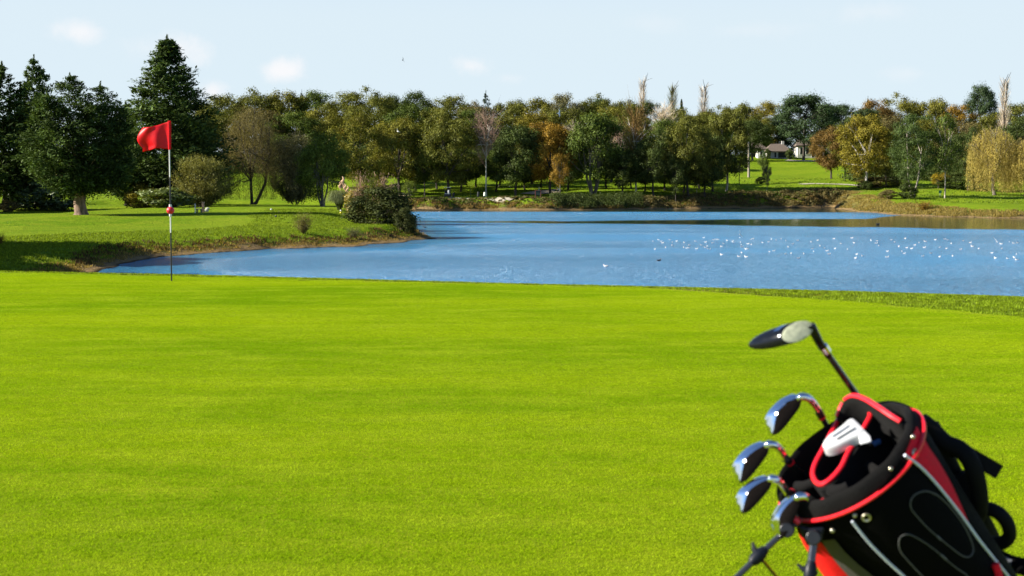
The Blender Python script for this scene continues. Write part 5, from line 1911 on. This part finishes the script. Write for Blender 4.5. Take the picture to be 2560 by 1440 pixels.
def house(px0, px1, Y, base_py, wall_h, roof_h, depth, label, openings, chimney=None):
    a_, b_ = at(px0, base_py, Y), at(px1, base_py, Y)
    zb = hz((a_.x + b_.x) / 2, Y) - .3
    L_ = b_.x - a_.x
    cx = (a_.x + b_.x) / 2
    root = thing("house", (cx, Y + depth / 2, zb), label, "house")
    MB().box((cx, Y + depth / 2, zb + wall_h / 2 + .15), (L_, depth, wall_h + .3)).build("wall", M["render_white"], root, smooth=False)
    zr = zb + wall_h + .3
    o_ = .55
    x0, x1, y0, y1 = a_.x - o_, b_.x + o_, Y - o_, Y + depth + o_
    hip = min(depth / 2, L_ / 3)
    ym = Y + depth / 2
    V = [(x0, y0, zr - .25), (x1, y0, zr - .25), (x1, y1, zr - .25), (x0, y1, zr - .25), (x0, y0, zr), (x1, y0, zr), (x1, y1, zr), (x0, y1, zr), (x0 + hip, ym, zr + roof_h), (x1 - hip, ym, zr + roof_h)]
    F = [(3, 2, 1, 0), (0, 1, 5, 4), (1, 2, 6, 5), (2, 3, 7, 6), (3, 0, 4, 7), (4, 5, 9, 8), (6, 7, 8, 9), (5, 6, 9), (7, 4, 8)]
    rf = MB().add(V, F).build("roof", M["thatch"], root, smooth=False)
    if chimney:
        MB().box((cx + L_ * chimney, ym, zr + roof_h + .2), (.7, .6, 1.1)).build("chimney", M["render_white"], rf, smooth=False)
    for f0, f1, h0, h1, nm in openings:
        xa, xb = a_.x + L_ * f0, a_.x + L_ * f1
        za, zc_ = zb + .3 + wall_h * h0, zb + .3 + wall_h * h1
        fr = MB()
        t_ = .07
        for c_, s_ in [(((xa + xb) / 2, Y - .03, za), (xb - xa + t_, .1, t_)), (((xa + xb) / 2, Y - .03, zc_), (xb - xa + t_, .1, t_)), ((xa, Y - .03, (za + zc_) / 2), (t_, .1, zc_ - za - t_)), ((xb, Y - .03, (za + zc_) / 2), (t_, .1, zc_ - za - t_))]:
            fr.box(c_, s_)
        w_ = fr.build(nm, M["frame_white"], root, smooth=False)
        MB().box(((xa + xb) / 2, Y - .012, (za + zc_) / 2), (xb - xa - .08, .02, zc_ - za - .08)).build("pane", M["glass_dark"], w_, smooth=False)
    return root


house(1918, 1976, 393, 390, 2.0, 2.1, 6.0, "white cottage with a brown hipped roof beside the pines on the hill", [(.30, .40, .1, .85, "window"), (.46, .86, .05, .88, "door"), (.06, .16, .35, .8, "window")], .25)
house(1895, 1911, 389, 390, 2.6, 1.5, 4, "small white gabled annexe left of the cottage on the hill", [(.3, .7, .3, .7, "window")])
house(1994, 2042, 402, 392, 3.6, 2.4, 7, "white house half hidden behind the trunks of the biggest pine", [(.12, .3, .3, .8, "window"), (.42, .6, .3, .8, "window"), (.72, .9, .05, .8, "door")], -.2)

g = ground_hit(1872, 443, 225)
root = thing("utility_pole", g, "bare wooden pole standing alone on the meadow hill", "pole")
tz = at(1872, 357, g.y).z
MB().tube([(g.x, g.y, g.z - .2), (g.x - .12, g.y, tz)], [.28, .18], 10).build("shaft", M["wood_pole"], root)
MB().tube([(g.x - .12, g.y, tz - .05), (g.x - .12, g.y, tz + .18)], [.21, .05], 10).build("cap", M["grey_plastic"], root)

# ------------------------------------------------------------------ people, buggy and furniture over the water
M["skin"] = simple("skin", (.50, .30, .21), .6)
M["teal_cloth"] = simple("teal_cloth", (.03, .30, .30), .8)
M["dark_cloth"] = simple("dark_cloth", (.02, .022, .03), .85)
M["white_cloth"] = simple("white_cloth", (.75, .75, .72), .8)
M["hair"] = simple("grey_hair", (.45, .42, .38), .8)
M["board_green"] = simple("board_green", (.012, .035, .022), .6, noise_amt=.15, noise_scale=6)
M["board_post"] = simple("red_timber", (.26, .085, .055), .8, noise_amt=.2, noise_scale=6)


def skin_body(name, verts, edges, radii, mat, parent, lvl=1):
    me_ = bpy.data.meshes.new(name)
    me_.from_pydata(verts, edges, [])
    me_.materials.append(mat)
    o = link(name, me_, parent)
    md_ = o.modifiers.new("skin", "SKIN")
    md_.use_smooth_shade = True
    for i, r_ in enumerate(radii):
        sv_ = me_.skin_vertices[0].data[i]
        sv_.radius = (r_, r_)
        sv_.use_root = i == 0
    s_ = o.modifiers.new("sub", "SUBSURF")
    s_.levels = s_.render_levels = lvl
    return o


def person(g, yaw, label, top_mat, leg_mat, bend=0.0, arms=.3):
    """standing or bending figure; bend in degrees at the hip"""
    root = thing("person", g, label, "person")
    root.rotation_euler = (0, 0, yaw)
    cb, sb = math.cos(R(bend)), math.sin(R(bend))

    def up(x, y, z):                                # a torso point, z above the hip, y forward
        return (x, y * cb + z * sb, .92 + z * cb - y * sb)
    pv, nk, hdp = up(0, 0, 0), up(0, 0, .52), up(0, .02, .62)
    V = [pv, up(0, .01, .22), up(0, 0, .44), nk, up(0, .02, .60), up(0, .03, .68), up(0, .02, .77)]
    E = [(0, 1), (1, 2), (2, 3), (3, 4), (4, 5), (5, 6)]
    Rr = [.13, .12, .13, .055, .075, .095, .075]
    for sx in (-1, 1):
        i = len(V)
        V += [(.10 * sx, 0, .86), (.11 * sx, .03, .48), (.11 * sx, -.02, .08), (.115 * sx, .14, .04)]
        E += [(0, i), (i, i + 1), (i + 1, i + 2), (i + 2, i + 3)]
        Rr += [.09, .062, .045, .040]
        j = len(V)
        V += [up(.20 * sx, 0, .45), up(.25 * sx, .05, .18), up(.18 * sx, .05 + arms, .02 - .1 * arms), up(.16 * sx, .10 + arms, -.03 - .1 * arms)]
        E += [(2, j), (j, j + 1), (j + 1, j + 2), (j + 2, j + 3)]
        Rr += [.058, .045, .034, .036]
    skin_body("body", V, E, Rr, M["skin"], root)
    jv, je, jr = V[:4], [(0, 1), (1, 2), (2, 3)], [.145, .14, .15, .07]
    for k in (11, 19) if False else (11 - 0, 19 - 0):
        pass
    for s_i, st in enumerate((7 + 4, 7 + 12)):
        b_ = len(jv)
        jv = jv + V[st:st + 3]
        je = je + [(2, b_), (b_, b_ + 1), (b_ + 1, b_ + 2)]
        jr = jr + [.075, .060, .048]
    skin_body("jacket", jv, je, jr, top_mat, root)
    tv, te, tr_ = [V[0]], [], [.142]
    for st in (7, 15):
        b_ = len(tv)
        tv = tv + V[st:st + 3]
        te = te + [(0, b_), (b_, b_ + 1), (b_ + 1, b_ + 2)]
        tr_ = tr_ + [.105, .078, .066]
    skin_body("trousers", tv, te, tr_, leg_mat, root)
    h_ = Vector(up(0, -.01, .72))
    mb = MB().ball(h_, (.088, .10, .085), 12, 8)
    o = mb.build("hair", M["hair"], root, origin=(0, 0, 0))
    return root


gp = ground_hit(1347, 494, 225)
gp.y += 1.2
gp.z = hz(gp.x, gp.y)
person(gp, R(-90), "person in a teal top standing behind the notice board", M["teal_cloth"], M["dark_cloth"], 6, .2)
gp = ground_hit(1402, 493, 225)
gp.y += 3
gp.z = hz(gp.x, gp.y)
person(gp, R(80), "person in black and white bending forward at the edge of the bunker", M["white_cloth"], M["dark_cloth"], 48, .1)

g = ground_hit(1345, 498, 225)
root = thing("notice_board", g, "dark green notice board on two reddish posts at the far lakeside", "sign")
for s_ in (-1, 1):
    MB().box((g.x + s_ * .44, g.y, g.z + .62), (.11, .11, 1.5)).build("post", M["board_post"], root, smooth=False)
MB().box((g.x, g.y - .01, g.z + .98), (.76, .06, .72)).build("board", M["board_green"], root, smooth=False)
MB().box((g.x, g.y - .01, g.z + 1.40), (1.02, .2, .06)).build("cap_rail", M["board_post"], root, smooth=False)

g = ground_hit(1119, 494.5, 225)
root = thing("golf_buggy", g, "dark golf buggy with a pale roof parked under the olive oak", "golf cart")
bx_ = lambda n_, c_, s_, m_, par=root: MB().box((g.x + c_[0], g.y + c_[1], g.z + c_[2]), s_).build(n_, m_, par, smooth=False, bevel=.03)
bx_("body", (0, 0, .48), (1.12, 2.2, .36), M["dark_cloth"])
bx_("bonnet", (0, .86, .72), (1.0, .5, .3), M["dark_cloth"])
bx_("seat", (0, -.1, .74), (1.02, .5, .16), M["white_cloth"])
bx_("backrest", (0, -.38, .98), (1.02, .1, .42), M["dark_cloth"])
bx_("roof", (0, 0, 1.80), (1.14, 1.75, .07), M["white_cloth"])
for sx in (-1, 1):
    for sy in (-.72, .62):
        MB().tube([(g.x + sx * .48, g.y + sy, g.z + .6), (g.x + sx * .48, g.y + sy * .9, g.z + 1.78)], .022, 8).build("roof_post", M["black_plastic"], root)
    for sy in (-.72, .72):
        w_ = MB().tube([(g.x + sx * .42, g.y + sy, g.z + .22), (g.x + sx * .58, g.y + sy, g.z + .22)], .22, 16).build("wheel", M["black_plastic"], root)
        MB().tube([(g.x + sx * .585, g.y + sy, g.z + .22), (g.x + sx * .60, g.y + sy, g.z + .22)], .11, 12).build("hub", M["white_cloth"], w_)
MB().tube([(g.x + .22, g.y - .95, g.z + .55), (g.x + .22, g.y - 1.02, g.z + 1.35)], [.14, .15], 12).build("rear_bag", M["white_cloth"], root)

for px, py, h, lab, mat_ in [(1133, 494, .85, "dark golf trolley beside the buggy", "dark_cloth"), (1195, 494.5, 1.0, "dark golf bag standing left of the bare birch", "dark_cloth"), (1211, 494, .9, "black and white golf bag at the foot of the bare birch", "white_cloth")]:
    g = ground_hit(px, py, 225)
    root = thing("golf_trolley", g, lab, "golf trolley")
    MB().tube([g + Vector((0, 0, .10)), g + Vector((.05, .0, h * .6)), g + Vector((.10, 0, h))], [.16, .19, .20], 12).build("bag", M[mat_], root)
    MB().tube([g + Vector((.12, .05, h * .5)), g + Vector((.34, .05, h * 1.05))], .018, 6).build("handle", M["black_plastic"], root)
    for s_ in (-1, 1):
        MB().tube([g + Vector((-.02, s_ * .28 - .02, .15)), g + Vector((-.02, s_ * .28 + .02, .15))], .15, 14).build("wheel", M["black_plastic"], root)
for px, y0, y1, lab in [(1177, 495, 474, "thin dark post between the buggy and the bare birch"), (1390, 492, 476, "thin dark post at the right end of the bunker")]:
    g = ground_hit(px, y0, 225)
    root = thing("marker_post", g, lab, "post")
    MB().tube([g - Vector((0, 0, .1)), Vector((g.x, g.y, at(px, y1, g.y).z))], .035, 8).build("shaft", M["board_green"], root)
    MB().ball((g.x, g.y, at(px, y1, g.y).z), .05, 8, 6).build("knob", M["black_plastic"], root)

# right hand bank: small green sign and a white upturned dinghy
g = ground_hit(2350, 492, 180)
root = thing("tee_sign", g, "small green sign on a post on the right hand bank", "sign")
MB().box((g.x, g.y, g.z + .35), (.07, .05, .9)).build("post", M["white_paint"], root, smooth=False)
MB().box((g.x, g.y - .05, g.z + .75), (.42, .04, .40)).build("board", simple("sign_green", (.03, .22, .11), .5), root, smooth=False)
g = ground_hit(2440, 474, 200)
root = thing("dinghy", g, "small white boat lying tilted before the yellow willows", "boat")
rows = []
for i in range(9):
    f = i / 8
    wd = .34 * math.sin(math.pi * (.10 + .80 * f)) ** .7 * (1 if f < .7 else (1 - f) / .3 * .8 + .2)
    c_ = g + Vector((-.85 + 1.7 * f, 0, .30 + .34 * f))
    rows.append([c_ + Vector((0, math.cos(a_) * wd * 1.2, math.sin(a_) * wd * .9)) for a_ in np.linspace(math.pi, 2 * math.pi, 9)])
MB().grid(rows).build("hull", M["white_paint"], root, solid=.03)
MB().box(g + Vector((-.1, 0, .38)), (.2, .6, .03)).build("thwart", M["white_paint"], root, smooth=False)

# ------------------------------------------------------------------ tee furniture on the near lawn
g = ground_hit(488, 533, 60)
root = thing("stake", g, "thin white stake on the tee lawn", "stake")
MB().tube([g, Vector((g.x, g.y, at(488, 510, g.y).z))], .035, 8).build("shaft", M["white_paint"], root)
MB().tube([Vector((g.x, g.y, at(488, 510, g.y).z)), Vector((g.x, g.y, at(488, 508.5, g.y).z))], [.035, .005], 8).build("tip", M["white_paint"], root)
g = ground_hit(508.5, 531, 60)
root = thing("tee_post", g, "square brown wooden post on the tee lawn", "post")
H_ = at(508, 506, g.y).z - g.z
MB().box((g.x, g.y, g.z + H_ / 2), (.17, .17, H_)).build("post", simple("brown_timber", (.20, .145, .10), .85, noise_amt=.2, noise_scale=8), root, smooth=False, bevel=.01)
MB().box((g.x, g.y, g.z + H_ + .015), (.20, .20, .03)).build("cap", M["wood_pole"], root, smooth=False)
g = ground_hit(498, 532, 60)
root = thing("bench", g, "low dark stone bench left of the brown post", "bench")
MB().box((g.x, g.y, g.z + .27), (.42, .30, .06)).build("seat", M["wood_pole"], root, smooth=False, bevel=.01)
for s_ in (-.15, .15):
    MB().box((g.x + s_, g.y, g.z + .12), (.07, .26, .24)).build("leg", M["board_green"], root, smooth=False)
M["stone"] = simple("pale_stone", (.42, .41, .37), .9, noise_amt=.2, noise_scale=6)
for (px, py, r_, lab) in [(515, 530, .16, "lower pale stone right of the brown post"), (519, 524, .13, "upper pale stone right of the brown post")]:
    g = ground_hit(px, py, 60)
    if "upper" in lab:
        g = g * 1.0
    mb = MB().ball(g + Vector((0, 0, r_ * .55)), (r_ * 1.3, r_, r_ * .75), 10, 7)
    o = mb.build("stone", M["stone"], None, origin=g)
    tag(o, lab, "stone")
M["yellow_paint"] = simple("yellow_paint", (.75, .62, .03), .4)
for px, py, mt, lab in [(697, 532, "yellow_paint", "yellow tee marker on the lawn right of the flag"), (678, 526, "white_paint", "white tee marker just behind the yellow one"), (690, 544, "black_paint", "black tee marker in front of the yellow one"),
                        (852, 529, "white_paint", "white tee marker beside the pampas grass"), (852, 535, "yellow_paint", "yellow tee marker beside the pampas grass"), (0, 0, None, None)]:
    if mt is None:
        continue
    g = ground_hit(px, py, 60)
    o = MB().ball(g + Vector((0, 0, .06)), (.075, .075, .085), 12, 8).build("tee_marker", M[mt], None, origin=g)
    tag(o, lab, "tee marker", "tee markers on the near lawn")

# ------------------------------------------------------------------ birds
M["gull_white"] = simple("gull_white", (.60, .60, .59), .7)
M["gull_grey"] = simple("gull_grey", (.38, .40, .43), .7)
M["bird_dark"] = simple("bird_dark", (.03, .028, .026), .7)
M["beak"] = simple("beak", (.35, .06, .03), .5)


def bird_mesh(name, kind, body, wing):
    mb = MB()
    counts = []
    if kind == "float":
        mb.ball((0, 0, .035), (.15, .065, .060), 12, 8)
        mb.tube([(-.10, 0, .055), (-.21, 0, .085)], [(.028, .04), (.006, .022)], 6)
        mb.tube([(.10, 0, .06), (.135, 0, .11), (.145, 0, .135)], [.036, .026, .026], 8)
        mb.ball((.150, 0, .142), (.036, .028, .028), 8, 6)
        n0 = len(mb.f)
        for s in (-1, 1):
            mb.ball((-.04, s * .045, .06), (.13, .024, .035), 8, 6)
        n1 = len(mb.f)
        mb.tube([(.18, 0, .14), (.22, 0, .134)], [.010, .003], 5)
    else:
        mb.ball((0, 0, 0), (.17, .055, .050), 12, 8)
        mb.tube([(-.13, 0, .0), (-.24, 0, .01)], [(.02, .03), (.005, .045)], 6)
        mb.ball((.17, 0, .02), (.042, .032, .032), 8, 6)
        n0 = len(mb.f)
        for s in (-1, 1):
            for a_, b_ in [((0, .03 * s, .01), (.03, .25 * s, .14)), ((.03, .25 * s, .14), (-.10, .50 * s, .20))]:
                w1, w2 = (.09, .07) if a_[0] == 0 else (.07, .012)
                A_, B_ = Vector(a_), Vector(b_)
                mb.add([A_ + Vector((w1, 0, .004)), A_ + Vector((-w1, 0, 0)), B_ + Vector((-w2, 0, 0)), B_ + Vector((w2, 0, .004)), A_ + Vector((w1, 0, -.006)), A_ + Vector((-w1, 0, -.006)), B_ + Vector((-w2, 0, -.006)), B_ + Vector((w2, 0, -.006))],
                       [(0, 1, 2, 3), (7, 6, 5, 4), (0, 3, 7, 4), (1, 5, 6, 2), (2, 6, 7, 3), (0, 4, 5, 1)])
        n1 = len(mb.f)
        mb.tube([(.205, 0, .02), (.245, 0, .014)], [.010, .003], 5)
    o = mb.build(name, body)
    me_ = o.data
    bpy.data.objects.remove(o)
    me_.materials.append(wing)
    me_.materials.append(M["beak"])
    for p in me_.polygons:
        p.material_index = 0 if p.index < n0 else (1 if p.index < n1 else 2)
    return me_


GULL = bird_mesh("gull", "float", M["gull_white"], M["gull_grey"])
GULL_FLY = bird_mesh("gull_flying", "fly", M["gull_white"], M["gull_white"])
DUCK = bird_mesh("duck", "float", M["bird_dark"], M["bird_dark"])
CROW = bird_mesh("bird_flying", "fly", M["bird_dark"], M["bird_dark"])
FLOCK = [(420, 142), (452, 134), (468, 142), (476, 152), (493, 178), (518, 134), (532, 148), (530, 166), (557, 142), (432, 188), (600, 150), (597, 178), (614, 182), (630, 166), (628, 181),
         (665, 142), (672, 186), (698, 164), (713, 122), (724, 148), (722, 178), (737, 186), (750, 188), (733, 170), (770, 134), (785, 132), (797, 132), (762, 152), (815, 172), (828, 156), (815, 220),
         (848, 138), (880, 142), (884, 150), (921, 122), (925, 148), (929, 164), (934, 174), (968, 158), (988, 162), (985, 132), (996, 128), (958, 188), (965, 186), (932, 208), (915, 230), (957, 233),
         (1052, 150), (1086, 146), (1103, 130), (1092, 203), (1117, 198), (1130, 135), (1158, 128), (1186, 138), (1227, 157), (1200, 176), (1183, 216), (1217, 212), (1254, 138), (1290, 215), (1258, 240),
         (1332, 147), (1370, 137), (1338, 186), (1347, 202), (1384, 170), (1410, 182), (1424, 198), (1436, 216), (1464, 128), (1470, 185), (1505, 155), (1542, 190), (1567, 124), (1580, 152), (1595, 218),
         (1588, 240), (1628, 228), (1678, 138), (1712, 140), (1708, 154), (1722, 168), (1772, 200), (1770, 234), (1795, 134), (1814, 147), (1838, 172), (1856, 200), (1870, 212), (1884, 180), (1875, 126),
         (1912, 184), (1930, 164), (1955, 150), (1985, 178), (1990, 143), (1976, 228), (2023, 212), (2048, 134), (2073, 178), (2073, 232), (2103, 130), (2112, 184), (2120, 135), (2140, 155), (2148, 228),
         (2195, 188), (2210, 140), (2250, 150), (2262, 172), (2298, 184), (2375, 210), (2395, 240), (2428, 158), (2432, 186), (2475, 147), (2500, 154), (2524, 152), (2516, 217), (2503, 236), (2518, 250), (2466, 242)]
rb = random.Random(4)


def floating(px, py, mesh_, name, label, group, scale, yaw=None):
    p = on_plane(px, py, WATER)
    o = link(name, mesh_)
    o.location = (p.x, p.y, WATER)
    o.rotation_euler = (0, 0, rb.uniform(0, 6.28) if yaw is None else yaw)
    s_ = scale * rb.uniform(.85, 1.2)
    o.scale = (s_, s_, s_)
    return tag(o, label, "duck" if mesh_ is DUCK else "gull", group)


GROUP = "gulls resting on the lake"
ONES = "first second third fourth fifth sixth seventh eighth ninth tenth eleventh twelfth thirteenth fourteenth fifteenth sixteenth seventeenth eighteenth nineteenth".split()
TENS = {20: ("twentieth", "twenty"), 30: ("thirtieth", "thirty"), 40: ("fortieth", "forty"), 50: ("fiftieth", "fifty")}


def ordinal(n):
    return ONES[n - 1] if n < 20 else (TENS[n][0] if n % 10 == 0 else TENS[n // 10 * 10][1] + "-" + ONES[n % 10 - 1])


def flock_row(y):
    return "far" if y < 151 else ("middle" if y < 186 else "near")


def flock_label(X, Y):
    row = flock_row(Y)
    xs = sorted(q[0] for q in FLOCK if flock_row(q[1]) == row)
    return "white gull in the %s rank of the floating flock, %s from its left end" % (row, ordinal(xs.index(X) + 1))


for X, Y in FLOCK:
    floating(1450 + X * .4336, 540 + Y * .4336 + 2, GULL, "gull", flock_label(X, Y), GROUP, .43)
floating(1450 + 147 * .4336, 540 + 291 * .4336, GULL, "gull", "lone white gull on the water left of the flock and nearest the green", None, .6, 2.6)
floating(1450 + 455 * .4336, 540 + 259 * .4336, DUCK, "duck", "single dark duck on the water below the left end of the flock", None, .55, .4)
floating(2195, 561, DUCK, "duck", "duck swimming alone in the mirrored strip right of the middle", None, 1.1, 0)
bpy.context.view_layer.update()
floating(1062, 569, DUCK, "duck", "dark duck on the water off the tip of the point", None, .8, 3)


def flying(px, py, Y, mesh_, name, label, scale, rot, cat="gull"):
    o = link(name, mesh_)
    o.location = at(px, py, Y)
    o.rotation_euler = rot
    o.scale = (scale,) * 3
    tag(o, label, cat)


flying(1450 + 922 * .4336, 540 + 106 * .4336, 92, GULL_FLY, "gull", "gull lifting off with raised wings in the middle of the flock", .55, (R(70), R(-10), R(60)))
flying(1450 + 2406 * .4336, 540 + 152 * .4336, 84, GULL_FLY, "gull", "large gull beating its wings over the water near the right edge", .75, (R(30), 0, R(80)))
flying(1397, 284, 170, GULL_FLY, "gull", "white gull flying in front of the wood with one wing up", 1.1, (R(70), R(10), R(30)))
flying(1317, 284, 170, GULL_FLY, "gull", "white gull flying in front of the wood left of another", .7, (R(10), 0, R(100)))
flying(995, 329, 150, GULL_FLY, "gull", "white gull flying before the gold tipped oak", .75, (R(30), 0, R(150)))
flying(1007, 151, 120, CROW, "bird", "small dark bird flying high in the open sky", .55, (R(60), R(20), R(60)), "bird")
